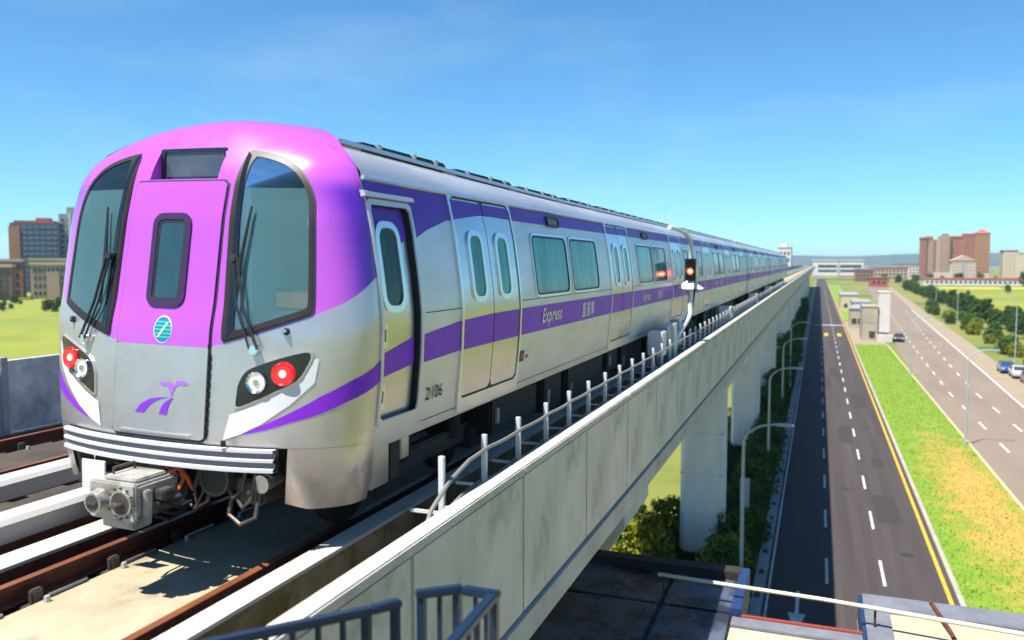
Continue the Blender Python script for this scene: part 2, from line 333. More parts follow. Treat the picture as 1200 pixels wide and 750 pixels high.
# ------------------------------------------------------------------ the shape of the train body
W_Z = [.45,.75,1.0,1.5,1.9,2.15,2.65,2.9,3.03,3.15,3.28,3.40,3.48,3.54,3.58,3.60]
W_W = [1.43,1.49,1.52,1.56,1.57,1.56,1.52,1.48,1.45,1.40,1.29,1.10,.90,.62,.35,.03]
Y_Z = [.45,.75,1.0,1.85,2.05,2.7,2.98,3.10,3.25,3.37,3.47,3.55,3.60]
Y_Y = [.05,.01,0.,.08,.13,.23,.30,.35,.44,.53,.63,.80,1.15]
D_Z = [.45,1.0,2.0,2.7,3.0,3.2,3.4,3.56]; D_D = [.66,.66,.56,.50,.47,.45,.55,.70]
NN = 2.2
def smooth_interp(xs, ys):
    g = np.linspace(xs[0], xs[-1], 400); v = np.interp(g, xs, ys)
    k = np.hanning(23); k /= k.sum(); vp = np.r_[2*v[0]-v[11:0:-1], v, 2*v[-1]-v[-2:-13:-1]]
    v2 = np.convolve(vp, k, 'valid'); return lambda z: float(np.interp(z, g, v2))
wl, y0f, dff = smooth_interp(W_Z, W_W), smooth_interp(Y_Z, Y_Y), smooth_interp(D_Z, D_D)
lean = smooth_interp([.45, 1.95, 2.3, 2.65, 2.95, 3.3, 3.45, 3.6], [0, 0, .022, .05, .075, .075, .03, 0])
def wf(z, side=1): return wl(z)-(lean(z) if side > 0 else 0.)
def S0(x, z):
    w = wf(z, 1 if x >= 0 else -1); r = min(abs(x)/w, .9995)
    return Vector((x, y0f(z)+dff(z)*(1-(1-r**NN)**(1/NN)), z))
def FF(x, z, off=0.):                        # the front, by x and z
    p = S0(x, z)
    if not off: return p
    h = .004; a = S0(x+h, z)-S0(x-h, z); b = S0(x, z+h)-S0(x, z-h); n = a.cross(b).normalized()
    if n.y > 0: n = -n
    return p+n*off
def FS(y, z, off=0.):                        # the right hand side, by y and z
    h = .01; s = (wf(z+h)-wf(z-h))/(2*h); n = Vector((1, 0, -s)).normalized()
    return Vector((wf(z), y, z))+n*off
def FSL(y, z, off=0.): return Vector((-wl(z)-off, y, z))
def FC(s, z, off=0., side=1):                        # round the corner: s 0..1 front half, above 1 metres along the side
    def g(s, z):
        w, D, Y0 = wf(z, side), dff(z), y0f(z)
        if s <= 1:
            ph = max(s, 0.)*math.pi/2; return Vector((w*math.sin(ph)**(2/NN), Y0+D*(1-max(math.cos(ph), 0)**(2/NN)), z))
        return Vector((w, Y0+D+(s-1), z))
    p = g(s, z); fl = lambda q: Vector((q.x*side, q.y, q.z))
    if not off: return fl(p)
    if s >= 1: return FS(p.y, z, off) if side > 0 else FSL(p.y, z, off)
    h = .004; a = g(s+h, z)-g(max(s-h, 0), z); b = g(s, z+h)-g(s, z-h); n = a.cross(b).normalized()
    if n.x*.5-n.y < 0: n = -n
    return fl(p+n*off)
def mirF(a, b, off=0.): return FF(-a, b, off)
def mirC(a, b, off=0.): return FC(a, b, off, -1)
ROOF = [(1.455,3.03),(1.43,3.09),(1.35,3.16),(1.2,3.24),(1.0,3.30),(.7,3.36),(.35,3.40),(0,3.41)]

CAR_L = 17.9
TRAIN_X = -4.80; RAIL_Z = -2.35
TRAIN_Y = 4.95

def side_door(car, c, fancy, band=None, up=None):
    """twin leaf sliding door centred on y = c"""
    d = ringp(FS, rrect(c-.84, c+.84, .93, 3.065, .02), rrect(c-.795, c+.795, 1.065, 3.02, .08), .022, 0.).build('door', M_TRIM, car)
    patch(FS, rrect(c-.80, c+.80, 1.06, 3.025, .09), .004, -.002, rings=10).build('gasket', M_BLACK, d)
    for s in (-1, 1):
        a0, a1 = (c-.775, c-.008) if s < 0 else (c+.008, c+.775)
        patch(FS, rrect(a0, a1, 1.085, 3.0, .06), .010, .004, rings=9).build('leaf', M_DOORSTEEL, d)
        q0, q1 = (c-.56, c-.17) if s < 0 else (c+.17, c+.56)
        ringp(FS, rrect(q0, q1, 1.99, 2.70, .13), rrect(q0+.055, q1-.055, 2.045, 2.645, .09), .028, .008).build('window_frame', M_TRIM, d)
        patch(FS, rrect(q0+.05, q1-.05, 2.04, 2.65, .095), .016, .008, rings=6).build('pane', M_GLASS, d)
        a0 += .004; a1 -= .004
        strip(FS, [(a0, 1.55), (a1, 1.55)] if not band else [(y, band[1](y)) for y in np.linspace(a0, a1, 9)],
                  [(a0, 1.86), (a1, 1.86)] if not band else [(y, band[0](y)) for y in np.linspace(a0, a1, 9)], .013, 12, 3).build('paint_band', M_BAND, d)
        strip(FS, [(a0, 2.86), (a1, 2.86)] if not up else [(y, up(y)) for y in np.linspace(a0, a1, 9)], [(a0, 2.985), (a1, 2.985)], .013, 12, 4).build('upper_paint', M_SHADEPAINT, d)
    box('threshold', M_BLACK, (1.515, 1.53, c-.02, c+.02, .93, 1.07), d)
    return d
def side_window(car, a0, a1, b0=1.99, b1=2.71):
    w = ringp(FS, rrect(a0-.03, a1+.03, b0-.03, b1+.03, .11), rrect(a0, a1, b0, b1, .09), .016, 0.).build('window', M_TRIM, car)
    ringp(FS, rrect(a0, a1, b0, b1, .09), rrect(a0+.022, a1-.022, b0+.022, b1-.022, .075), .020, 0.).build('gasket', M_BLACK, w)
    patch(FS, rrect(a0+.02, a1-.02, b0+.02, b1-.02, .077), .010, 0., rings=6).build('pane', M_GLASS, w)
def bogie(car, y):
    b = MB()
    b.box(-1.12, -.98, y-1.5, y+1.5, .38, .58); b.box(.98, 1.12, y-1.5, y+1.5, .38, .58); b.box(-1.0, 1.0, y-.25, y+.25, .35, .62)
    fr = b.build('bogie', M_DARKSTEEL, car, bev=.02)
    for dy in (-1.05, 1.05):
        for sx in (-1, 1):
            MB().cyl((sx*.70, y+dy, .42), (sx*.80, y+dy, .42), .41, .41, 28).build('wheel', M_DARKSTEEL, fr)
            MB().box(min(sx*.97, sx*1.2), max(sx*.97, sx*1.2), y+dy-.16, y+dy+.16, .30, .55).build('axle_box', M_UNDER, fr, bev=.02)
            MB().cyl((sx*1.1, y+dy*.55, .5), (sx*1.1, y+dy*.55, .86), .09, .11, 12).build('spring', M_UNDER, fr)
def underframe(car, y0, y1):
    box('underframe', M_UNDER, (-1.38, 1.38, y0, y1, .84, 1.02), car)
    b = [(3.6, 5.2, .42), (5.5, 6.3, .35), (6.6, 8.7, .30), (9.0, 9.8, .45), (10.1, 12.0, .33), (12.4, 13.2, .42)]
    for a, e, z in b:
        for s in (1,):
            eq = MB().box(.55, 1.36, a+y0*0, e, z, .85).build('equipment_box', M_UNDER, car, bev=.03)
            MB().box(1.36, 1.385, a+.12, a+.20, z+.12, z+.30).build('latch', M_COUPLER, eq)
def roof_kit(car, y0, y1, lead_=False):
    hp = lambda y: .085*max(0., 1-y/7.)**1.3*.85 if lead_ else 0.
    for a in np.arange(y0+.8, y1-1.2, 2.05):
        h_ = hp(a+1); b = MB().box(.50, .90, a, a+1.75, 3.30+h_, 3.405+h_).build('roof_box', M_UNDER, car, bev=.02)
        for q in (.25, .95, 1.45): MB().box(.86, .915, a+q, a+q+.06, 3.33+h_, 3.41+h_).build('clip', M_COUPLER, b)
    MB().tube([(.98, y, 3.325+hp(y)) for y in np.linspace(y0+.3, y1-.3, 12)], .022, 6).build('roof_conduit', M_TRIM, car)
def body(car, y0, y1, hole=None):
    zs = sorted(set([.90,1.0,1.15,1.35,1.5,1.7,1.9,2.0,2.15,2.4,2.65,2.8,2.9,2.97,3.03] + ([hole[2], hole[3]] if hole else [])))
    ys = sorted(set([y0, y1] + list(np.linspace(y0, y1, 10)) + ([hole[0], hole[1]] if hole else [])))
    for F, nm in ((FS, 'side_wall'), (FSL, 'side_wall')):
        mb = MB()
        for i in range(len(ys)-1):
            for j in range(len(zs)-1):
                if hole and F is FS and hole[0]-1e-6 <= ys[i] and ys[i+1] <= hole[1]+1e-6 and hole[2]-1e-6 <= zs[j] and zs[j+1] <= hole[3]+1e-6: continue
                mb.add([F(ys[i], zs[j]), F(ys[i+1], zs[j]), F(ys[i+1], zs[j+1]), F(ys[i], zs[j+1])], [(0,1,2,3)])
        o = mb.build(nm, M_STEEL, car)
    pr = [(x-.078*min(1, x/1.2), z) for x, z in ROOF] + [(-x, z) for x, z in reversed(ROOF[:-1])]
    hump = lambda y: .085*max(0., 1-y/7.)**1.3 if hole else 0.
    rf = MB(); rf.grid([[(x, y, 3.03+(z-3.03)*(1+hump(y)/.38)) for x, z in pr] for y in [y0+(.035 if hole else 0)]+list(np.linspace(1.5, y1, 14))]); r = rf.build('roof', M_ROOF, car)
    MB().tube([(1.388, y0+(.02 if hole else 0), 3.045), (1.388, y1, 3.045)], .018, 6).build('gutter', M_TRIM, r)
    # end walls
    prof = [(wf(z), z) for z in zs] + [(x-.078*min(1, x/1.2), z) for x, z in ROOF[1:]]
    poly = prof + [(-x, z) for x, z in reversed([(wl(z), z) for z in zs] + ROOF[1:])]
    for y in ([y1] if hole else [y0, y1]):
        MB().prism_y([(x*.995, z) for x, z in poly], y-.03 if y == y1 else y, y if y == y1 else y+.03).build('end_wall', M_FRAME, car)
    # lines in the skin
    for z, h in ((1.945, .008), (.985, .006)):
        segs = []
        strip(FS, [(y0+.02 if not hole else 1.50, z), (y1-.02, z)], [(y0+.02 if not hole else 1.50, z+h), (y1-.02, z+h)], .0045, 20, 1).build('seam', M_FRAME, car)
def lettering(car, name, body_, size, y, z, m, shear=0., sx=1., bold=0., off=.010, parent=None):
    me, co = text_mesh(body_, size, m, shear, sx, bold)
    for v in me.vertices:
        a, b = v.co.x*sx, v.co.y
        v.co = FS(y+a, z+b, off)
    me.update(); return link(name, me, parent or car)
def plain_bands(car, segs):
    for a, e in segs:
        strip(FS, [(a, 1.55), (e, 1.55)], [(a, 1.86), (e, 1.86)], .005, 16, 3).build('paint_band', M_BAND, car)
        strip(FS, [(a, 2.86), (e, 2.86)], [(a, 3.02), (e, 3.02)], .005, 16, 4).build('upper_paint', M_SHADEPAINT, car)
def side_lamp(car, y):
    w = ringp(FS, rrect(y, y+.5, 2.845, 2.975, .03), rrect(y+.03, y+.47, 2.87, 2.95, .02), .03, 0.).build('side_display', M_BLACK, car)
    patch(FS, rrect(y+.025, y+.475, 2.868, 2.952, .02), .015, .0, rings=3).build('pane', M_GREYWALL, w)

# ------------------------------------------------------------------ leading car
lead = empty('train_car', (TRAIN_X, TRAIN_Y, RAIL_Z), (0, TILT, 0), 'leading train car with rounded purple cab, wide windscreens and headlamps', 'train', 'cars of the purple and silver train')
HOLE = (.75, 1.40, 1.12, 2.84)
body(lead, .70, CAR_L, HOLE)
# cab shells: purple above, grey below
ZB_S = [0,.168,.223,.40,.554,.689,.882,1.0,1.05]; ZB_Z = [1.69,1.73,1.77,1.90,2.006,2.096,2.244,2.30,2.33]
YE_Z = [0,3.0,3.1,3.2,3.3,3.4,3.5,3.6]; YE_Y = [.72,.72,.735,.76,.82,.93,1.1,1.5]
SIGN_W, SIGN_Z0, SIGN_Z1 = .335, 3.012, 3.272
def shell(zlo, zhi, nr, s0=-1., s1=1., nc=64, cut=None):
    rows = []
    for r in range(nr+1):
        row = []
        for c in range(nc+1):
            t = s0+(s1-s0)*c/nc; a = abs(t)
            z = zlo(a)+(zhi(a)-zlo(a))*r/nr; ye = float(np.interp(z, YE_Z, YE_Y))
            Y0, D, w = y0f(z), dff(z), wf(z, 1 if t >= 0 else -1)
            pm = math.pi/2 if Y0+D < ye else math.acos(max(0., 1-(ye-Y0)/D)**(NN/2))
            ph = min(a/.93, 1.)*pm; x_ = w*math.sin(ph)**(2/NN); y_ = Y0+D*(1-max(math.cos(ph), 0)**(2/NN))
            if a > .93 and pm > 1.57: y_ += (ye-Y0-D)*(a-.93)/.07
            if cut and c in (cut[0], nc-cut[0]):
                k_ = float(np.interp(z, [2.80, 2.95, 3.33, 3.45], [0, 1, 1, 0])); x2 = x_+(SIGN_W-x_)*k_; y_ = S0(x2, z).y; x_ = x2
            p = (x_, y_, z)
            row.append((math.copysign(p[0], t) if t else 0., p[1], p[2]))
        rows.append(row)
    return MB().grid(rows)
wsF = [(.50,3.235),(.70,3.205),(.87,3.155),(.97,3.095),(1.05,3.015),(1.11,2.92),(1.15,2.80),(1.22,2.02),(1.20,1.985),(.575,1.77),(.55,1.79)]
wsG = [(.575,3.19),(.72,3.165),(.87,3.118),(.963,3.062),(1.032,2.992),(1.08,2.905),(1.12,2.79),(1.185,2.05),(1.165,2.022),(.67,1.85),(.64,1.87)]
wsF2 = chaikin(wsF, 2); wsM = [((a[0]+b[0])/2, (a[1]+b[1])/2) for a, b in zip(wsF2, chaikin(wsG, 2))]
zb = lambda a: float(np.interp(a, ZB_S, ZB_Z))
jc = min(range(33), key=lambda c: abs(wf(3.14)*math.sin(abs(-1+2*c/64)/.93*math.pi/2)**(2/NN)-SIGN_W))
sh = shell(zb, lambda a: SIGN_Z0, 34, cut=(jc,))
s2 = shell(lambda a: SIGN_Z0, lambda a: SIGN_Z1, 8, cut=(jc,)); s2.f = [f for f in s2.f if max(abs(s2.v[i][0]) for i in f) > SIGN_W+.004]
s3 = shell(lambda a: SIGN_Z1, lambda a: 3.598, 14, cut=(jc,))
for q in (s2, s3): sh.add(q.v, q.f)
def flange(sg_):
    g = []
    for z in np.linspace(3.0, 3.59, 16):
        ye = float(np.interp(z, YE_Z, YE_Y)); Y0, D, w = y0f(z), dff(z), wf(z, sg_)
        x = w if Y0+D < ye else w*(1-max(0., 1-(ye-Y0)/D)**NN)**(1/NN); g.append(((sg_*x, ye, z), (sg_*x*.86, ye+.02, z-.10)))
    sh.grid([list(r) for r in g])
flange(1); flange(-1)
def inside(p, poly):
    c = False; j = len(poly)-1
    for i in range(len(poly)):
        if (poly[i][1] > p[1]) != (poly[j][1] > p[1]) and p[0] < (poly[j][0]-poly[i][0])*(p[1]-poly[i][1])/(poly[j][1]-poly[i][1])+poly[i][0]: c = not c
        j = i
    return c
def open_windows(mb):
    keep = []
    for f in mb.f:
        c = np.mean([mb.v[i] for i in f], 0)
        if c[1] < .75 and inside((abs(c[0]), c[2]), wsM) and all(inside((abs(mb.v[i][0]), mb.v[i][2]), wsF2) for i in f): continue
        keep.append(f)
    mb.f = keep
open_windows(sh)
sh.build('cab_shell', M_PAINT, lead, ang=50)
_ls = shell(lambda a: .985, zb, 18); open_windows(_ls)
lowshell = _ls.build('lower_cab_panel', M_FRONTSTEEL, lead, ang=60)
MB().prism_y([(1.25,2.9),(1.2,3.12),(.95,3.24),(.5,3.32),(0,3.34),(-.5,3.32),(-.95,3.24),(-1.2,3.12),(-1.25,2.9)], 1.0, 1.06).build('cab_bulkhead', M_FRAME, lead)
for sgn in (1, -1):
    s_a = .452
    sk = shell(lambda a: .50 + .05*max(0, (.55-a)/.1), lambda a: .9825, 10, sgn*s_a, sgn*1.0, 30)
    o = sk.build('corner_skirt', M_SKIRT, lead, ang=60)
    md = o.modifiers.new('s', 'SOLIDIFY'); md.thickness = .03; md.offset = -1; md.use_rim = False
MB().box(-1.3, 1.3, .62, .8, .45, 1.0).build('underframe', M_UNDER, lead)
MB().box(-1.0, 1.0, .25, .8, .90, 1.0).build('headstock', M_UNDER, lead)
# inside the cab: walls, floor, desk, seat, door post
M_CABW = mat('cab wall', (.74, .86, .82), .6); M_DESK = mat('cab desk', (.05, .055, .06), .5)
ci = MB().box(-1.36, 1.30, 1.28, 1.32, 1.5, 3.1).build('cab_interior', M_CABW, lead)
MB().box(-1.38, -1.36, .70, 1.28, 1.5, 2.9).build('lining', M_CABW, ci); None
MB().box(-1.1, 1.1, .55, 1.28, 1.46, 1.50).build('floor', M_UNDER, ci); MB().box(-1.15, 1.15, .72, 1.28, 3.06, 3.10).build('ceiling', M_CABW, ci)
for sx in (-1, 1): MB().box(sx*.50-.03, sx*.50+.03, .40, .48, 1.5, 3.05).build('post', M_CABW, ci)
MB().box(.52, 1.30, .42, .80, 1.72, 1.98).build('desk', M_DESK, ci, bev=.03); MB().box(.62, 1.10, .62, .72, 1.98, 2.16).build('instrument_panel', M_DESK, ci, bev=.02); MB().box(.66, 1.06, .612, .618, 2.01, 2.13).build('screen', mat('amber screen', (.10,.06,.02), .3, emit=(1,.45,.05), estr=.06), ci)
MB().box(.70, 1.10, 1.05, 1.15, 1.9, 2.55).build('seat_back', M_DESK, ci, bev=.05); MB().box(.70, 1.10, .85, 1.12, 1.80, 1.92).build('seat', M_DESK, ci, bev=.04)
MB().box(-1.30, -.55, .45, .85, 1.72, 1.90).build('desk', M_DESK, ci, bev=.03); MB().box(-.75, -.55, 1.1, 1.27, 1.5, 2.7).build('locker', M_WALLG, ci)
# skin of the corner: shade-toned violet behind the pillar down to the belt
def upz(y): return float(np.interp(y, [.58,.72,1.28,1.68,2.15,2.96,3.4,3.9,20], [2.244,2.33,2.531,2.667,2.775,2.862,2.868,2.862,2.86]))
def bt(y): return float(np.interp(y, [.28,.42,.63,.72,1.38,2.26,3.0,3.8,30], [1.375,1.485,1.585,1.63,1.753,1.83,1.855,1.86,1.86]))
def bb(y): return float(np.interp(y, [.28,.42,.63,.72,1.38,2.26,3.0,3.8,30], [1.24,1.334,1.42,1.45,1.515,1.545,1.55,1.55,1.55]))
sm = np.linspace
DC = (3.08, 9.16, 15.28)
segs = [(1.45, DC[0]-.845), (DC[0]+.845, DC[1]-.845), (DC[1]+.845, DC[2]-.845), (DC[2]+.845, CAR_L-.02)]
for a, e in segs:
    ys = sm(a, e, 24)
    strip(FS, [(y, bb(y)) for y in ys], [(y, bt(y)) for y in ys], .005, 30, 3).build('paint_band', M_BAND, lead)
    strip(FS, [(y, upz(y)) for y in ys], [(y, 3.02) for y in ys], .005, 30, 6).build('upper_paint', M_SHADEPAINT, lead)
# band sweeping round the nose (right and left)
bs = [.297,.40,.484,.612,.770,.975,1.045]; bt_ = [1.085,1.175,1.253,1.375,1.485,1.577,1.62]; bb_ = [1.075,1.125,1.178,1.240,1.334,1.421,1.45]
for F in (FC, mirC):
    strip(F, list(zip(bs, bb_)), list(zip(bs, bt_)), .004, 40, 4).build('paint_band', M_BAND, lead)
for c in DC: side_door(lead, c, True, (bt, bb), upz)
for c in ((DC[0]+DC[1])/2, (DC[1]+DC[2])/2):
    side_window(lead, c-1.62, c-.22); side_window(lead, c-.02, c+1.40)
    side_lamp(lead, c-.86)
side_window(lead, 16.45, 17.05)
# recessed cab door
cd_ = ringp(FS, rrect(.705, 1.445, 1.075, 2.88, .02), rrect(.747, 1.403, 1.123, 2.837, .03), .014, -.002).build('cab_door', M_STEEL, lead)
jm = MB()
for z0, z1 in zip(np.linspace(1.12, 2.84, 9)[:-1], np.linspace(1.12, 2.84, 9)[1:]):
    for y in (.75, 1.40): jm.add([FS(y, z0), FS(y, z1), FS(y, z1, -.065), FS(y, z0, -.065)], [(0,1,2,3)])
for z in (1.12, 2.84): jm.add([FS(.75, z), FS(1.40, z), FS(1.40, z, -.065), FS(.75, z, -.065)], [(0,1,2,3)])
jm.build('jamb', M_BLACK, cd_)
ys = sm(.755, 1.36, 8)
strip(FS, [(y, 1.12) for y in ys], [(y, 2.838) for y in ys], -.045, 10, 16).build('leaf', M_DOORSTEEL, cd_)
strip(FS, [(y, upz(y)+.03) for y in ys], [(y, 2.836) for y in ys], -.041, 10, 8).build('upper_paint', M_SHADEPAINT, cd_)
strip(FS, [(y, bb(y)) for y in ys], [(y, bt(y)) for y in ys], -.041, 10, 3).build('paint_band', M_BAND, cd_)
ringp(FS, rrect(.80, 1.20, 1.98, 2.72, .14), rrect(.855, 1.145, 2.035, 2.665, .10), -.015, -.047).build('window_frame', M_TRIM, cd_)
patch(FS, rrect(.85, 1.15, 2.03, 2.67, .105), -.030, -.047, rings=6).build('pane', M_CABGLASS, cd_)
for z in (1.70, 1.20):
    h = patch(FS, rrect(.775, .875, z, z+.20, .01), -.032, -.047, rings=3).build('handle_plate', M_TRIM, cd_)
    patch(FS, rrect(.80, .845, z+.05, z+.15, .01), -.028, -.035, rings=2).build('handle', M_BLACK, cd_)
strip(FS, [(y, 2.882) for y in sm(.722, 1.449, 8)], [(y, 3.02) for y in sm(.722, 1.449, 8)], .005, 12, 5).build('upper_paint', M_SHADEPAINT, lead)
dr = MB().add([FS(.66, 2.89, .0), FS(1.48, 2.89, .0), FS(1.48, 2.89, .042), FS(.66, 2.89, .042), FS(.66, 2.945, .0), FS(1.48, 2.945, .0), FS(1.48, 2.925, .038), FS(.66, 2.925, .038)], [(0,1,2,3),(4,5,6,7),(0,1,5,4),(1,2,6,5),(2,3,7,6),(3,0,4,7)])
dr.build('drip_rail', M_STEEL, cd_)
# lettering and marks
lettering(lead, 'lettering', '2106', .165, 1.56, 1.165, M_INK, 0, .95, .0015)
lettering(lead, 'lettering', 'Express', .25, DC[0]+1.62, 1.645, M_WHITE, .22, .95, .006, .012)
lettering(lead, 'lettering', '直達車', .235, DC[0]+3.45, 1.615, M_WHITE, .0, .95, .004, .012)
lettering(lead, 'lettering', 'Express', .20, DC[1]+1.75, 1.655, M_WHITE, .22, 1.1, .006, .012)
lettering(lead, 'lettering', '直達車', .19, DC[1]+3.35, 1.635, M_WHITE, .0, 1.0, .004, .012)
pm_ = patch(FS, rrect(3.97, 4.11, 1.235, 1.36, .01), .006, 0, rings=2).build('notice', M_INK, lead)
patch(FS, rrect(4.14, 4.30, 1.235, 1.36, .01), .006, 0, rings=2).build('notice', M_WHITE, lead)
patch(FS, rrect(4.17, 4.27, 1.26, 1.30, .01), .009, .004, rings=2).build('print', M_REDPRINT, pm_)
patch(FS, rrect(4.0, 4.08, 1.27, 1.33, .02), .009, .004, rings=2).build('print', M_REDPRINT, pm_)
# front door
fd = patch(FF, rrect(-.463, .463, .995, 3.003, .035), .004, -.002, n=96, rings=8).build('front_door', M_BLACK, lead)
dp = [(x, z) for x, z in resample(rrect(-.445, .445, 1.015, 2.985, .025), 200)]
zd = lambda x: float(np.interp(abs(x), [0, .45], [1.70, 1.735]))
up_p = clip_b(dp, 1.715, True); lo_p = clip_b(dp, 1.715, False)
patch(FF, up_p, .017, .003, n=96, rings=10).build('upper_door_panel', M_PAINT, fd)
patch(FF, lo_p, .017, .003, n=96, rings=10).build('lower_door_panel', M_FRONTSTEEL, fd)
ringp(FF, rrect(-.185, .185, 2.005, 2.735, .09), rrect(-.135, .135, 2.055, 2.685, .05), .030, .012).build('window_frame', mat('purple black frame', (.05, .015, .08), .4), fd)
ringp(FF, rrect(-.14, .14, 2.05, 2.69, .055), rrect(-.115, .115, 2.075, 2.665, .04), .024, .012).build('gasket', M_BLACK, fd)
patch(FF, rrect(-.12, .12, 2.07, 2.67, .045), .020, .012, rings=6).build('pane', M_WINDSCREEN, fd)
for z in np.arange(1.05, 1.62, .07): MB().cyl(FF(.455, z, .012), FF(.455, z+.055, .012), .012, .012, 8).build('hinge', M_FRAME, fd)
box('sill', M_TRIM, (-.36, .33, -.022, .0, 1.035, 1.05), fd)
# round logo
cl = [(.02+.088*math.cos(t), 1.835+.105*math.sin(t)) for t in sm(0, 2*math.pi, 41)[:-1]]
lg = patch(FF, cl, .020, .015, n=40, rings=4).build('logo', M_WHITE, fd)
cl2 = [(.02+(x-.02)*.9, 1.835+(z-1.835)*.9) for x, z in cl]
patch(FF, cl2, .0225, .018, n=40, rings=4).build('logo_disc', M_LOGOB, lg)
for k, zz in enumerate((1.89, 1.862, 1.834, 1.806, 1.778)):
    hw = .9*.088*math.sqrt(max(0., 1-((zz-1.835)/.0945)**2))
    strip(FF, [(.02-hw, zz-.007), (.02+hw, zz-.007)], [(.02-hw, zz+.007), (.02+hw, zz+.007)], .0245, 6, 1).build('logo_bar', M_LOGOG, lg)
strip(FF, [(-.03, 1.775), (.055, 1.885)], [(-.008, 1.775), (.077, 1.885)], .0265, 6, 1).build('logo_stroke', M_WHITE, lg)
# bird-and-road emblem
def curve_band(pts, wd_): 
    lo, hi = [], []
    for (x, z), w in zip(pts, wd_): lo.append((x-w*.5, z-w*.22)); hi.append((x+w*.5, z+w*.22))
    return lo, hi
e1 = strip(FF, [(-.21,1.185),(-.15,1.255),(-.07,1.295),(.02,1.315),(.14,1.325)], [(-.12,1.185),(-.075,1.24),(-.02,1.28),(.05,1.308),(.14,1.327)], .021, 24, 2).build('emblem', M_EMB, fd)
strip(FF, [(.03,1.185),(.045,1.235),(.075,1.275),(.12,1.305),(.15,1.318)], [(.105,1.185),(.11,1.225),(.12,1.262),(.14,1.295),(.16,1.318)], .021, 24, 2).build('emblem_stroke', M_EMB, e1)
strip(FF, [(0.02,1.43),(.06,1.405),(.10,1.41),(.15,1.385),(.20,1.42),(.25,1.415),(.285,1.43)], [(0.02,1.435),(.07,1.435),(.115,1.445),(.15,1.415),(.19,1.45),(.24,1.455),(.29,1.435)], .021, 24, 2).build('emblem_bird', M_EMB2, e1)
strip(FF, [(.10,1.40),(.135,1.335)], [(.17,1.40),(.145,1.335)], .0215, 8, 1).build('emblem_bird', M_EMB2, e1)
# destination sign
SY = S0(0, SIGN_Z1).y+.004
rc = MB()
for sx in (-1, 1): rc.add([S0(sx*SIGN_W, SIGN_Z0), S0(sx*SIGN_W, (SIGN_Z0+SIGN_Z1)/2), S0(sx*SIGN_W, SIGN_Z1), (sx*SIGN_W, SY+.03, SIGN_Z1), (sx*SIGN_W, SY+.03, SIGN_Z0)], [(0,1,2,3,4)])
for z in (SIGN_Z0, SIGN_Z1): rc.grid([[S0(x, z) for x in sm(-SIGN_W, SIGN_W, 9)], [(x, SY+.03, z) for x in sm(-SIGN_W, SIGN_W, 9)]])
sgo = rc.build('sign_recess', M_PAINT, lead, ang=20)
def FG(x, z, off=0.): return Vector((x, SY-off, z))
ringp(FG, rrect(-.333, .333, 3.014, 3.270, .02), rrect(-.300, .300, 3.045, 3.243, .02), .014, -.02).build('sign_frame', M_GLOSSBLACK, sgo)
patch(FG, rrect(-.31, .31, 3.035, 3.252, .022), .002, -.02, rings=4).build('sign_glass', mat('sign glass', (.06, .075, .10), .10, coat=.6, col2=(.11, .12, .15), scale=4), sgo)
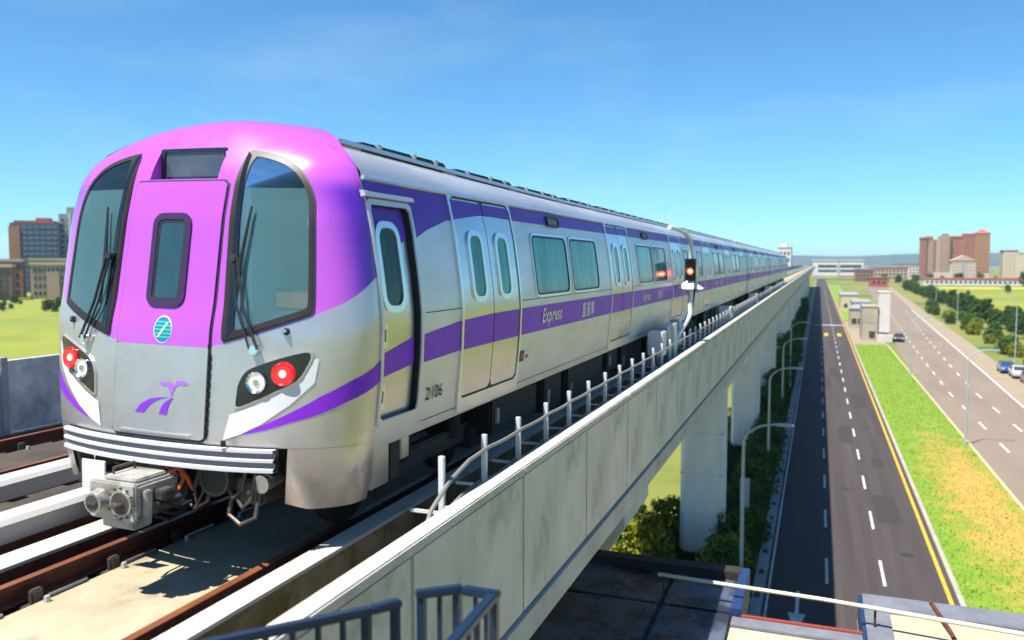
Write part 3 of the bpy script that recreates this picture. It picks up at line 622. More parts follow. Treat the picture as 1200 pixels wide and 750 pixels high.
# windscreens, lamps, wipers on both halves
hou = [(1.225,1.715),(1.235,1.66),(1.16,1.505),(1.06,1.445),(.97,1.40),(.83,1.33),(.69,1.27),(.695,1.36),(.705,1.46),(.765,1.565),(.96,1.64),(1.10,1.685)]
def on(F, x, z, off): return F(x, z, off)
for F in (FF, mirF):
    ws = ringp(F, chaikin(wsF, 2), chaikin(wsG, 2), .014, -.002, n=120).build('windscreen', M_FRAME, lead)
    g = [tuple(p) for p in resample(chaikin([(.5*(a+.9)-.45+.45*(a-.0)*0+0.5*(a-.9)+.45 if 0 else a, b) for a, b in wsG], 2), 160)]
    c0 = np.mean(g, 0); g = [tuple(c0+(np.array(p)-c0)*1.015) for p in g]
    patch(F, clip_b(g, 2.935, False), .007, .006, n=100, rings=10).build('pane', M_WSGLASS, ws, fix=False)
    patch(F, clip_b(g, 2.935, True), .007, .006, n=100, rings=10).build('tinted_pane', M_WSTINT, ws, fix=False)
    ringp(F, chaikin([(c0[0]+(x-c0[0])*1.035, c0[1]+(z-c0[1])*1.02) for x, z in wsF], 2), chaikin(wsF, 2), .010, -.002, n=120).build('gasket', M_BLACK, ws)
    strip(F, [(.535,3.225),(.565,2.5),(.585,1.80)], [(.575,3.19),(.61,2.5),(.64,1.87)], .017, 30, 2).build('inner_frame', M_GLOSSBLACK, ws)
    # headlamp
    hl = ringp(F, chaikin([(.95+(x-.95)*1.06, 1.5+(z-1.5)*1.07) for x, z in hou], 2), chaikin(hou, 2), .012, -.001, n=90).build('headlamp_cluster', M_FRONTSTEEL, lead)
    patch(F, chaikin(hou, 2), .006, -.001, n=90, rings=6).build('housing', M_GLOSSBLACK, hl)
    for (x, z, r, mm) in ((.855, 1.475, .080, 0), (1.045, 1.545, .086, 1)):
        p = F(x, z, .006); ax = F(x, z, .03)-F(x, z, 0.); ax.normalize(); ax = (ax*.55+Vector((0, -1, 0))*.45).normalized()
        lamp = MB()
        lamp.cyl(p-ax*.02, p+ax*.03, r*1.06, r, 28, cap=False); lamp.cyl(p+ax*.03, p+ax*.012, r, r*.78, 28, cap=False)
        lo_ = lamp.build('red_lamp' if mm else 'white_lamp', M_RED if mm else M_CHROME, hl)
        MB().cyl(p-ax*.03, p+ax*.018, r*.8, r*.80, 28).build('lens', M_RED if mm else M_LENS, lo_)
        MB().cyl(p+ax*.01, p+ax*.028, r*.38, r*.30, 20).build('bulb', M_REDCORE if mm else M_CHROME, lo_)
    strip(F, [(.60,1.03),(.74,1.08),(.90,1.165),(1.10,1.315),(1.26,1.48),(1.285,1.66)], [(.645,1.225),(.68,1.235),(.83,1.295),(.985,1.37),(1.18,1.485),(1.255,1.66)], .006, 40, 5).build('white_flash', M_WHITE, lead)
    # wiper
    wp = MB().tube([F(.86,1.72,.05), F(.72,2.02,.055), F(.63,2.40,.055)], .011, 6).build('wiper', M_BLACK, lead)
    MB().tube([F(.80,1.72,.05), F(.67,2.02,.055), F(.60,2.38,.055)], .009, 6).build('wiper_arm', M_BLACK, wp)
    MB().tube([F(.70,2.78,.045), F(.66,2.40,.045), F(.655,2.0,.045)], [.008,.017,.008], 6).build('wiper_blade', M_BLACK, wp)
    MB().cyl(F(.83,1.715,-.01), F(.83,1.715,.055), .04, .035, 14).build('pivot', M_CHROME, wp)
    MB().cyl(F(.60,2.39,.03), F(.60,2.39,.07), .03, .03, 10).build('pivot', M_BLACK, wp)
    nu = MB().cyl(F(1.05,1.86,-.005), F(1.05,1.86,.03), .032, .022, 6).build('washer_nozzle', M_BLACK, lead)
    MB().cyl(F(1.05,1.86,.02), F(1.05,1.86,.045), .012, .012, 8).build('nozzle_tip', M_TRIM, nu)
# ribbed bumper
bmp = MB(); 
def FB(x, z, off=0.):
    p = S0(x, 1.0); return Vector((x, p.y-.035-off, z))
pf = [(.0,.985),(.05,.985),(.05,.962),(.022,.955),(.022,.918),(.05,.911),(.05,.892),(.022,.885),(.022,.848),(.05,.841),(.05,.815),(0.,.815)]
bmp.grid([[FB(x, z, o) for o, z in pf] for x in sm(-1.03, 1.03, 30)], False)
bob = bmp.build('bumper', M_ALU, lead, ang=25)
for z0, z1 in ((.918,.955),(.848,.885)):
    MB().grid([[FB(x, z, .025) for z in (z0, z1)] for x in sm(-1.028, 1.028, 30)]).build('bumper_groove', M_BUMPGREY, bob)
MB().grid([[FB(x, z, -.02) for z in (.80,.99)] for x in sm(-1.03, 1.03, 20)]).build('bumper_back', M_UNDER, bob)
for x, zz in ((.66, 1.0),):
    MB().cyl((x, -.03, 1.0), (x, -.03, 1.045), .022, .018, 10).build('jack_point', M_FRAME, bob)
# coupler
cp = MB().box(-.20, .20, -.42, .02, .50, .745).build('coupler', M_COUPLER, lead, bev=.02)
MB().box(-.215, .215, -.44, -.40, .48, .76).build('face_plate', M_COUPLER, cp, bev=.012)
for sx, nm in ((-.1, 'cone'), (.095, 'cup')):
    MB().cyl((sx, -.40, .615), (sx, -.455 if sx > 0 else -.52, .615), .098, .098 if sx > 0 else .075, 24).build(nm, M_COUPLER, cp)
    if sx > 0: MB().cyl((sx, -.46, .615), (sx, -.4565, .615), .082, .082, 24).build('socket', M_DARKSTEEL, cp)
    else: MB().cyl((sx, -.525, .615), (sx, -.5215, .615), .06, .06, 20).build('cone_tip', M_DARKSTEEL, cp)
    MB().box(sx-.05, sx+.05, -.54, -.46, .60, .625).build('hook', M_DARKSTEEL, cp, bev=.008)
MB().box(-.14, .17, -.40, -.22, .405, .495).build('contact_box', M_COUPLER, cp, bev=.012)
MB().box(.205, .25, -.36, -.30, .50, .70).build('side_lug', M_COUPLER, cp, bev=.008)
for k in range(5): MB().cyl((.20, -.28+.055*k, .53+.03*(k%3)), (.222, -.28+.055*k, .53+.03*(k%3)), .016, .016, 6).build('bolt', M_DARKSTEEL, cp)
for k in range(12):
    t_ = 2*math.pi*k/12
    MB().cyl((.095+.112*math.cos(t_), -.442, .615+.112*math.sin(t_)), (.095+.112*math.cos(t_), -.456, .615+.112*math.sin(t_)), .009, .009, 6).build('bolt', M_DARKSTEEL, cp)
MB().box(-.16, .16, -.36, -.06, .745, .775).build('top_cover', M_COUPLER, cp, bev=.01); MB().tube([(-.12,-.3,.775),(-.12,-.3,.82),(-.12,-.1,.82),(-.12,-.1,.775)], .011, 6).build('handle', M_DARKSTEEL, cp)
MB().cyl((.225, -.30, .56), (.225, -.02, .56), .035, .035, 12).build('cylinder', M_DARKSTEEL, cp); MB().box(.20, .30, -.25, -.12, .60, .68).build('valve', M_DARKSTEEL, cp, bev=.01)
for k, (x_, z_, l_) in enumerate(((.21,.52,.30),(.26,.58,.36),(-.22,.55,.34),(.17,.47,.26),(-.15,.44,.25))):
    MB().tube([(x_,-.22,z_),(x_*1.1,-.08,z_-.07),(x_*1.15,.08,z_-.05),(x_*1.1,l_,z_+.10)], .013, 6).build('cable', M_BLACK, cp)
MB().tube([(.34,.10,.82),(.33,.04,.62),(.36,.03,.50),(.40,.06,.62),(.41,.12,.82)], .012, 6).build('chain', M_DARKSTEEL, cp)
MB().cyl((0, 0, .62), (0, .75, .68), .11, .13, 16).build('shank', M_DARKSTEEL, cp)
MB().tube([(.16,-.05,.755),(.20,.02,.78),(.235,.03,.70),(.22,-.01,.62)], .018, 8).build('orange_tie', M_ORANGE, cp)
MB().tube([(.12,0,.75),(.17,.05,.80),(.27,.02,.72),(.26,.1,.60)], .016, 8).build('orange_tie', M_ORANGE, cp)
wpl = box('white_plate', M_WHITE, (-.66, -.42, -.10, -.085, .56, .79), lead, .004)
MB().box(-.60, -.55, -.085, .28, .66, .70).build('plate_bracket', M_UNDER, wpl)
hs_ = MB().cyl((.50, .30, .72), (.50, .05, .72), .14, .14, 20).build('air_horn', M_DARKSTEEL, lead)
MB().cyl((.50, .049, .72), (.50, .045, .72), .115, .115, 20).build('horn_mouth', M_UNDER, hs_)
h2 = MB().cyl((.88, .35, .70), (.88, .12, .70), .045, .07, 18).build('air_horn', M_TRIM, lead)
for k, (x0, x1, zz) in enumerate(((.62, .86, .42), (.20, .42, .50), (.62, .74, .62), (.70, .82, .55))):
    MB().tube([(x0, .12, zz+.18), (x0, .08, zz+.03), ((x0+x1)/2, .06, zz-.03), (x1, .08, zz+.03), (x1, .14, zz+.22)], .018, 8).build('air_hose', M_DARKSTEEL, lead)
MB().box(.58, .84, .20, .50, .50, .70).build('valve_box', M_DARKSTEEL, lead, bev=.02)
MB().box(-.30, -.10, .20, .5, .66, .86).build('valve_box', M_DARKSTEEL, lead, bev=.02)
# sole bar steps behind the corner skirt
for y0, y1, mm in ((.73, 1.02, M_SKIRT), (1.03, 1.22, M_UNDER), (1.23, 1.38, M_SKIRT)):
    MB().box(1.40, 1.475, y0, y1, .56 if y0 < 1.2 else .70, .905).build('skirt_panel', mm, lead, bev=.01)
underframe(lead, .82, CAR_L-.05)
bogie(lead, 2.5); bogie(lead, 14.9); roof_kit(lead, .75, CAR_L, True)

# ------------------------------------------------------------------ following cars
def mid_car():
    car = empty('train_car', (0,0,0), (0, TILT, 0))
    body(car, 0., CAR_L)
    dc = (2.85, 8.95, 15.05)
    for c in dc: side_door(car, c, False)
    plain_bands(car, [(.02, dc[0]-.845), (dc[0]+.845, dc[1]-.845), (dc[1]+.845, dc[2]-.845), (dc[2]+.845, CAR_L-.02)])
    for c in ((dc[0]+dc[1])/2, (dc[1]+dc[2])/2):
        side_window(car, c-1.5, c-.1); side_window(car, c+.1, c+1.5); side_lamp(car, c-.25)
    side_window(car, .75, 1.45); side_window(car, 16.45, 17.15)
    lettering(car, 'lettering', 'Express', .22, dc[0]+1.75, 1.65, M_WHITE, .22, 1., .006, .012)
    lettering(car, 'lettering', '直達車', .20, dc[0]+3.35, 1.63, M_WHITE, .0, 1., .004, .012)
    underframe(car, .1, CAR_L-.1); bogie(car, 2.6); bogie(car, 15.2); roof_kit(car, .2, CAR_L)
    # gangway bellows towards the car in front
    for y in np.arange(-.33, -.0, .085): MB().box(-.75, .75, y, y+.05, 1.0, 3.15).build('bellows_fold', M_UNDER, car)
    MB().box(-.2, .2, -.34, 0, .55, .75).build('drawbar', M_DARKSTEEL, car)
    return car
ords = ['second silver and purple train car, right behind the purple cab car', 'third silver and purple train car, just past the red signal', 'fourth silver and purple train car, second from the far end', 'fifth and farthest silver and purple train car']
proto = mid_car()
for i in range(4):
    c = proto if i == 0 else copy_tree(proto)
    c.location = (TRAIN_X, TRAIN_Y+CAR_L+.36+i*(CAR_L+.36), RAIL_Z)
    tag(c, ords[i], 'train', 'cars of the purple and silver train')

# ------------------------------------------------------------------ viaduct
VY0, VY1 = -12., 620.
via = empty('viaduct', (-7.07, 0, GZ), label='long pale concrete railway viaduct with a panelled side wall', cat='viaduct')
def vb(name, m, b, bev=0., par=via):
    x0,x1,y0,y1,z0,z1 = b
    return MB().box(x0+7.07, x1+7.07, y0, y1, z0-GZ, z1-GZ).build(name, m, par, bev=bev)
deck_poly = [(-11.75,-2.64),(-2.665,-2.64),(-2.665,-3.305),(-2.505,-3.32),(-2.49,-3.56),(-2.9,-3.60),(-4.9,-4.0),(-5.4,-5.4),(-8.7,-5.4),(-9.2,-4.0),(-11.9,-3.60),(-11.9,-3.0),(-11.75,-3.0)]
MB().prism_y([(x+7.07, z-GZ) for x, z in deck_poly], VY0, VY1).build('deck', M_CONC2, via)
vb('deck_surface', M_DECK, (-11.58, -2.68, VY0, VY1, -2.64, -2.634))
# right hand wall: each panel on its own, then one long piece
PL = 2.25; pjoint = 4.89
i = 0; panel_me = None
pm_mesh = MB().box(0, .12, .012, PL-.012, 0, 1.32).mesh('wall_panel', M_CONC, bev=.012)
y = pjoint-PL*7
while y < 110:
    link('wall_panel', pm_mesh, via, (-2.66+7.07, y, -3.30-GZ)); y += PL
ywall = y
vb('wall_core', M_CONC, (-2.655, -2.57, VY0, ywall, -3.30, -1.985))
vb('far_wall', M_CONC, (-2.66, -2.54, ywall, VY1, -3.30, -1.98))
y = pjoint-PL*7
cop_me = MB().box(0, .155, .003, PL*2-.003, 0, .085).mesh('coping_stone', M_COPING, bev=.012)
while y < ywall-.1:
    link('coping_stone', cop_me, via, (-2.675+7.07, y, -1.975-GZ)); y += PL*2
vb('far_coping', M_COPING, (-2.675, -2.52, y, VY1, -1.975, -1.89))
# left hand wall of grey panels with posts
lw_me = MB().box(0, .10, .03, 2.97, 0, 1.12).mesh('barrier_panel', M_BARRIER, bev=.01)
lp_me = MB().box(-.06, .16, -.06, .06, 0, 1.2).mesh('barrier_post', mat('barrier post grey', (.46,.50,.54), .5, .3), bev=.01)
for k in range(26):
    link('barrier_panel', lw_me, via, (-11.75+7.07, -6+3*k, -2.64-GZ+.02)); link('barrier_post', lp_me, via, (-11.75+7.07, -6+3*k, -2.64-GZ))
vb('far_wall', M_BARRIER, (-11.75, -11.60, 72.2, VY1, -2.62, -1.5))
# piers
def pier(yc, x0, x1, d):
    p = MB(); c = .25
    poly = [(x0+c,yc-d),(x1-c,yc-d),(x1,yc-d+c),(x1,yc+d-c),(x1-c,yc+d),(x0+c,yc+d),(x0,yc+d-c),(x0,yc-d+c)]
    p.prism_z([(a+7.07, b) for a, b in poly], -.6, -5.5-GZ)
    o = p.build('pier', M_PIER, via)
    MB().prism_y([(x0+7.07-.02, 9.6), (x1+7.07+.02, 9.6), (x1+7.07+1.1, 11.3), (x1+7.07+1.1, 12.2), (x0+7.07-1.1, 12.2), (x0+7.07-1.1, 11.3)], yc-d-.02, yc+d+.02).build('pier_head', M_PIER, o)
    for z in (2.4, 4.8, 7.2): 
        MB().box(x0+7.07-.004, x1+7.07+.004, yc-d-.004, yc+d+.004, z, z+.03).build('form_line', M_CONC2, o)
for yc in [18.5, 49.0, 79., 109., 139., 169., 199., 229., 260., 290., 320., 350., 400., 450., 500.]: pier(yc, -7.3, -4.9, 1.3)

# track furniture
def track(cx, label, detail):
    t = empty('railway_track', (cx, 0, -2.64), label=label, cat='track', group='tracks on the viaduct')
    rail = [(-.065,.14),(.065,.14),(.065,.155),(.014,.17),(.012,.235),(.036,.25),(.036,.29),(-.036,.29),(-.036,.25),(-.012,.235),(-.014,.17),(-.065,.155)]
    for sx in (-.7525, .7525):
        r = MB().prism_y([(x+sx, z) for x, z in rail], VY0, VY1).build('rail', M_RUST, t, ang=20)
        MB().box(sx-.034, sx+.034, VY0, VY1, .289, .2925).build('rail_head', M_RAILTOP, r)
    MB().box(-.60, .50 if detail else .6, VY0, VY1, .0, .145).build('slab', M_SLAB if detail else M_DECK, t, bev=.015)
    for sx in (-.7525, .7525): MB().box(sx-.13, sx+.21, VY0, VY1, .0, .09).build('plinth', M_DECK, t)
    fm = MB(); fm.box(-.10, .30, -.11, .11, .085, .125)
    fa = fm.mesh('fastener', M_DARKSTEEL, bev=.008)
    cm = MB().box(.08, .135, -.05, .05, .12, .23).mesh('clip', M_DARKSTEEL, bev=.012); cm2 = MB().cyl((.22, 0, .12), (.22, 0, .19), .028, .02, 8).mesh('bolt', M_COUPLER)
    bm_ = MB().tube([(.17, .05, .165), (.17, .40, .165)], .013, 6).mesh('tie_rod', M_TRIM)
    for k in range(34 if detail else 12):
        yy = 2.2+.72*k
        for sx in (-.7525, .7525):
            f_ = link('fastener', fa, t, (sx, yy, 0)); link('clip', cm, f_); link('bolt', cm2, f_)
            if detail: link('tie_rod', bm_, f_)
    return t
track(-4.80+.05, 'near railway track with rusty orange rails on a sunlit slab, under the train', True)
track(-9.35, 'far railway track beside the grey barrier panels', False)
def longbar(name, m, poly, label, cat, y0=VY0, y1=VY1, brk=None, group=None):
    cx = np.mean([p[0] for p in poly]); cz = min(p[1] for p in poly)
    t = empty(name, (cx, 0, -2.64), label=label, cat=cat, group=group)
    MB().prism_y([(x-cx, z+2.64) for x, z in poly], y0, y1).build('beam', m, t)
    if brk:
        me = MB().box(-.05, .05, -.05, .05, 0, cz+2.64+.01).mesh('bracket', M_DECK)
        me2 = MB().box(-.12, .12, -.10, .10, 0, .05).mesh('foot', M_BLUEPAINT, bev=.005)
        for k in range(14):
            b = link('bracket', me, t, (0, 2.6+2.1*k, 0)); link('foot', me2, b)
    return t
longbar('guard_beam', M_RUST, [(-5.98,-2.64),(-5.72,-2.64),(-5.72,-2.33),(-5.98,-2.33)], 'rust red guard beam with a pale top left of the near track', 'beam')
box('guard_beam_cap', M_COPING, (-5.99, -5.715, VY0, VY1, -2.328, -2.30)); gb = bpy.data.objects['guard_beam_cap']
gp = bpy.data.objects['guard_beam']; gb.parent = gp; gb.location = (-gp.location.x, 0, 2.64); gb.name = 'cap'
cov = lambda x, z: [(x-.15,z-.17),(x+.15,z-.17),(x+.15,z-.02),(x+.11,z+.02),(x-.11,z+.02),(x-.15,z-.02)]
longbar('conductor_rail_cover', M_COVER, cov(-6.32,-2.12), 'thick white conductor rail cover nearest the train', 'rail cover', brk=True, group='conductor rail covers')
longbar('conductor_rail_cover', M_COVER, cov(-7.45,-2.12), 'white conductor rail cover of the far track', 'rail cover', brk=True, group='conductor rail covers')
longbar('cable_duct', M_RUST, [(-6.98,-2.64),(-6.76,-2.64),(-6.76,-2.42),(-6.98,-2.42)], 'rusty cable duct between the two white covers', 'duct')
tw = longbar('trough_wall', M_MOSSWALL, [(-3.62,-2.64),(-3.44,-2.64),(-3.44,-2.24),(-3.62,-2.24)], 'low moss stained wall with a pale sunlit top beside the near track', 'wall')
o = box('cap', M_COPING, (-.095, .095, VY0, VY1, .401, .43), tw)
box('trough_lid', mat('shade toned grey trough lid', (.08,.075,.05), .85, col2=(.04,.04,.025), scale=4), (-3.40, -2.69, VY0, 300, -2.634, -2.56)); tag(bpy.data.objects['trough_lid'], 'flat shade-toned cable trough lid beside the parapet', 'trough')  # lid colour taken darker to deepen the shade lying over it

# cable rack on the parapet
rack = empty('cable_rack', (-2.77, 0, -2.56), label='row of short white cable posts along the inside of the parapet', cat='cable rack')
pt = MB().box(-.024, .024, -.018, .018, 0, 1.03).mesh('post', M_POST, bev=.004)
ar = MB().box(.02, .10, -.012, .012, .60, .63).box(-.28, .0, -.010, .010, .555, .58).mesh('arm', M_POST)
py = [5.85+.89*k for k in range(13)] + [18.4+.89*k for k in range(24)] + [40+1.8*k for k in range(22)]
for yy in py:
    p = link('post', pt, rack, (0, yy, 0)); link('arm', ar, p)
def cable(dx, z, label, sag=.035, r=.018, y1=80):
    pts = [(-2.715+dx, 4.9, -2.50), (-2.715+dx, 5.25, -2.22), (-2.72+dx, 5.55, z-.24), (-2.725+dx, 5.9, z-.10), (-2.725+dx, 6.3, z-.02)]
    k = 0
    for a, b in zip(py[:-1], py[1:]):
        if b > y1: break
        pts += [(-2.725+dx, a+q*(b-a), z-4*sag*q*(1-q)) for q in (0, .25, .5, .75)] if a > 6.5 else []
    tag(MB().tube(pts, r, 8).build('cable', M_CABLE), label, 'cable', 'cables hung on the posts')
cable(.0, -1.64, 'thick grey cable looping up onto the white posts', .012, .018)
cable(-.075, -1.95, 'lower black cable behind the white posts', .04, .018)

# signal
sg = empty('railway_signal', (-2.86, 19.9, -2.56), label='track signal with one lit red lamp on a white pole', cat='signal')
MB().tube([(0,-2.35,.0),(0,-2.3,.75),(0,-1.9,.98),(0,-.5,1.22),(0,-.12,1.32),(0,0,1.45),(0,0,2.1)], .062, 12).build('pole', M_POST, sg)
MB().tube([(0,.03,2.6),(0,.03,2.95),(-.02,-.05,3.12),(-.10,-.35,3.26),(-.2,-.8,3.33),(-.3,-1.3,3.35)], .05, 10).build('gooseneck', M_POST, sg)
MB().box(-.13, .13, -.08, .12, 2.04, 2.66).build('head', M_GLOSSBLACK, sg, bev=.015)
MB().add([(-.30,-.20,1.95),(.30,-.20,1.95),(.30,.20,1.95),(-.30,.20,1.95),(-.09,-.08,2.13),(.09,-.08,2.13),(.09,.08,2.13),(-.09,.08,2.13)], [(0,3,2,1),(4,5,6,7),(0,1,5,4),(1,2,6,5),(2,3,7,6),(3,0,4,7)]).build('skirt', M_POST, sg)
for z, lit in ((2.53, 0), (2.36, 1), (2.19, 0)):
    l = MB().cyl((0,-.08,z), (0,-.10,z), .07, .07, 20).build('lamp', mat('lit red signal', (1,.05,.03), .3, emit=(1,.03,.01), estr=7.) if lit else M_GLOSSBLACK, sg)
    MB().grid([[(.08*math.cos(t), yy, z+.08*math.sin(t)) for t in sm(0, math.pi, 12)] for yy in (-.08, -.20)]).build('hood', M_BLACK, l)
    if lit: MB().cyl((0,-.101,z), (0,-.103,z), .03, .03, 14).build('core', mat('signal core', (1,.8,.5), .3, emit=(1,.6,.25), estr=7.), l)
bx = empty('signal_cabinet', (-2.95, 15.9, -2.56), label='white and pale blue signal cabinets on legs beside the signal pole', cat='cabinet')
for k, (yy, w, h, mm) in enumerate(((0, .30, .30, M_POST), (.75, .22, .30, M_BLUEPAINT), (1.5, .24, .34, M_POST), (2.3, .2, .36, M_BLUEPAINT))):
    z0 = 1.05-h+.02*k
    c = MB().box(-w/2, w/2, yy, yy+.42, z0, 1.22+.03*k).build('cabinet', mm, bx, bev=.015)
    MB().box(-.03, .03, yy+.14, yy+.2, 0, z0).build('leg', M_POST, c)
    MB().box(w/2, w/2+.012, yy+.06, yy+.28, z0+.06, 1.02).build('door', mm, c)
    MB().tube([(0, yy+.1, z0), (.08, yy+.0, z0-.25), (.10, yy-.1, .1)], .03, 8).build('conduit', M_CABLE, c)
tbm = None
for k, yy in enumerate((28.5, 41, 54, 68)):
    t = empty('trackside_box', (-2.95, yy, -2.56), label=['white trackside box on the parapet, next one past the signal', 'white trackside box on the parapet, second past the signal', 'small white trackside box near the far cars', 'farthest white trackside box by the parapet'][k], cat='equipment box', group='trackside boxes')
    MB().box(-.2, .2, 0, .7, .62, 1.08).build('cabinet', M_POST, t, bev=.02); MB().box(-.04, .04, .3, .4, 0, .62).build('leg', M_POST, t)
    MB().box(-.14, .14, .8, 1.5, .5, .86).build('cabinet', M_POST, t, bev=.02); MB().box(-.04, .04, 1.1, 1.2, 0, .5).build('leg', M_POST, t)

# ------------------------------------------------------------------ stair railing in front of the viaduct wall
def railing(name, pts, label, low=1.0):
    t = empty(name, (pts[0][0], pts[0][1], pts[0][2]-low), label=label, cat='railing', group='dark blue stair railings')
    o = Vector(t.location)
    P = [Vector(p)-o for p in pts]
    tr = MB()
    for a, b in zip(P[:-1], P[1:]):
        d = (b-a).normalized(); n = Vector((-d.y, d.x, 0)).normalized()*.032; u = Vector((0,0,.045)); a2, b2 = a-d*.028, b+d*.028
        tr.add([a2+n, a2-n, b2-n, b2+n, a2+n-u, a2-n-u, b2-n-u, b2+n-u], [(0,1,2,3),(4,5,6,7),(0,1,5,4),(1,2,6,5),(2,3,7,6),(3,0,4,7)])
    for k, (a, b) in enumerate(zip(P[:-1], P[1:])):
        m = MB(); d = (b-a).normalized(); n = Vector((-d.y, d.x, 0)).normalized()*.03; u = Vector((0,0,.04)); e = .0006*k
        a2, b2 = a-d*(.03 if k == 0 else -.03), b+d*.03
        m.add([a2+n+Vector((0,0,e)), a2-n+Vector((0,0,e)), b2-n+Vector((0,0,e)), b2+n+Vector((0,0,e)), a2+n-u, a2-n-u, b2-n-u, b2+n-u], [(0,1,2,3),(4,5,6,7),(0,1,5,4),(1,2,6,5),(2,3,7,6),(3,0,4,7)])
        m.build('top_rail', M_RAILING, t, bev=.008)
        nb = max(1, int(round((b-a).length/.125)))
        for i in range(nb+1):
            if i == nb and k < len(P)-2: continue
            p = a+(b-a)*i/nb; r = .02 if i in (0, nb) else .011
            MB().box(p.x-r, p.x+r, p.y-r, p.y+r, 0 if i in (0, nb) else .12, p.z-.035).build('post' if i in (0, nb) else 'baluster', M_RAILING, t)
        m = MB(); a3, b3 = a.copy(), b.copy(); a3.z = b3.z = .11
        m.tube([a3, b3], .015, 6).build('bottom_rail', M_RAILING, t)
    return t
railing('stair_railing', [(-2.45,2.80,-1.635),(-2.06,3.47,-1.70),(-1.97,3.60,-1.70)], 'dark blue stair railing along the viaduct wall, left section')
railing('stair_railing', [(-1.90,3.76,-1.70),(-1.75,3.88,-1.70),(-1.54,3.88,-1.70),(-1.50,2.9,-1.70)], 'dark blue railing turning a corner at the head of the stairs')
ld = empty('stair_landing', (-1.9, 3.2, GZ), label='concrete stair landing below the dark blue railings', cat='landing')
MB().box(-.52, .48, -1.6, .80, 14.15, 14.30).build('slab', M_CONC2, ld)
MB().box(-.2, .2, -.6, -.2, -.3, 14.15).build('column', M_PIER, ld)

# ------------------------------------------------------------------ low station roof beside the viaduct
rf = empty('station_roof', (-1.0, 12, GZ), label='dark flat station roof and walkway reaching over the road below', cat='roof')
def rb(name, m, x0, x1, y0, y1, z0, z1, bev=.01, par=rf): return MB().box(x0+1, x1+1, y0-12, y1-12, z0-GZ, z1-GZ).build(name, m, par, bev=bev)
for k, (y0, y1) in enumerate(((8.0, 14.16), (14.24, 15.75))):
    for x0, x1 in ((-7, -2.52), (-2.44, -1.28)): rb('roof_sheet', M_ROOFDARK, x0, x1, y0, y1, -6.05, -6.0)
rb('roof_base', M_UNDER, -7, -1.25, 8.0, 16.1, -6.5, -6.052)
rb('kerb', M_UNDER, -7, -1.23, 15.76, 16.1, -6.05, -5.85)
rb('kerb', M_BLUETRIM, -1.275, -1.10, 14.1, 16.1, -6.5, -5.86)
rb('walkway', M_ROOFCREAM, -1.24, .80, 8.0, 13.7, -6.3, -6.02)
rb('walkway_edge', M_ROOFGREY, -1.24, .80, 13.71, 14.06, -6.3, -5.98)
rb('red_edge', M_REDLINE, -1.10, .80, 14.065, 14.16, -6.32, -5.96)
rb('east_roof', M_ROOFCREAM, 1.28, 7.0, 8.0, 15.18, -6.3, -6.02)
rb('east_ledge', M_ROOFGREY, .87, 7.0, 15.19, 15.86, -6.35, -5.97)
rb('east_ledge', M_ROOFGREY, .87, 1.27, 8.0, 15.185, -6.35, -5.97)
rb('blue_flashing', M_BLUETRIM, .81, .865, 8.0, 15.86, -6.5, -6.0)
for x, y in ((-6.2, 10), (.6, 9), (6.5, 10)): MB().box(x+1-.4, x+1.4, y-12.4, y-11.6, -.3, 11-.3).build('column', M_PIER, rf)
hp = empty('pipe_handrail', (0, 14.4, -6.0), label='pale pipe handrail slanting across the low roofs', cat='handrail')
MB().tube([(-2.6,.22,.36),(.2,.06,.36),(3.1,-.27,.36),(5.6,-.60,.36)], .036, 10).build('pipe', mat('pale pipe paint', (.70,.66,.50), .45), hp)
for x, y in ((-2.5,.2),(-.3,-.30),(1.0,.02),(3.3,-.3),(5.5,-.6)): 
    if x != -.3: MB().cyl((x, y, -.02), (x, y, .35), .02, .02, 8).build('stanchion', M_RUST, hp)
tag(MB().tube([(1.98,15.75,-5.95),(2.05,15.2,-5.93),(2.15,14.6,-5.98),(2.25,13.4,-5.99)], .035, 8).build('rusty_cable', M_RUST), 'rusty brown cable lying over the grey ledge', 'cable')

# ------------------------------------------------------------------ ground, roads, median
def sheet(name, m, x0, x1, y0, y1, z, label=None, kind='structure', parent=None):
    me = bpy.data.meshes.new(name); me.from_pydata([(x0,y0,0),(x1,y0,0),(x1,y1,0),(x0,y1,0)], [], [(0,1,2,3)]); me.materials.append(m)
    o = link(name, me, parent, (0,0,z)); 
    if kind and parent is None: o['kind'] = kind
    return o
def poly_sheet(name, m, pts, z, kind='structure'):
    me = bpy.data.meshes.new(name); me.from_pydata([(x,y,0) for x,y in pts], [], [tuple(range(len(pts)))]); me.materials.append(m)
    o = link(name, me, None, (0,0,z)); o['kind'] = kind; return o
sheet('ground', M_GROUND, -7000, 7000, -600, 9000, GZ)
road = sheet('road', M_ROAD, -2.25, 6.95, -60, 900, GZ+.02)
dash = bpy.data.meshes.new('lane_dash'); dash.from_pydata([(-.075,0,0),(.075,0,0),(.075,4,0),(-.075,4,0)], [], [(0,1,2,3)]); dash.materials.append(M_LINE)
for x in (.80, 3.66):
    for k in range(60): link('lane_dash', dash, road, (x, 26.5+10*k-.7*(x < 2), .006))
sheet('edge_line', M_YLINE, 6.52, 6.72, -60, 900, .006, parent=road)
sheet('edge_line', M_LINE, -2.12, -2.0, -60, 900, .006, parent=road)
aw = MB().add([(-.09,0,0),(.09,0,0),(.09,2.9,0),(-.09,2.9,0),(-.42,0,0),(.42,0,0),(0,-2.3,0)], [(0,1,2,3),(4,6,5)]).mesh('lane_arrow', M_LINE, smooth=False)
for x, yy in ((-.62, 41.3), (2.2, 38.6)): link('lane_arrow', aw, road, (x, yy, .006))
for k in range(2): sheet('hatch_mark', M_YLINE, 1.5+2.9*k, 2.4+2.9*k, 205, 213, .008, parent=road)
sheet('stop_line', M_LINE, -2.0, 6.4, 240, 242, .008, parent=road)
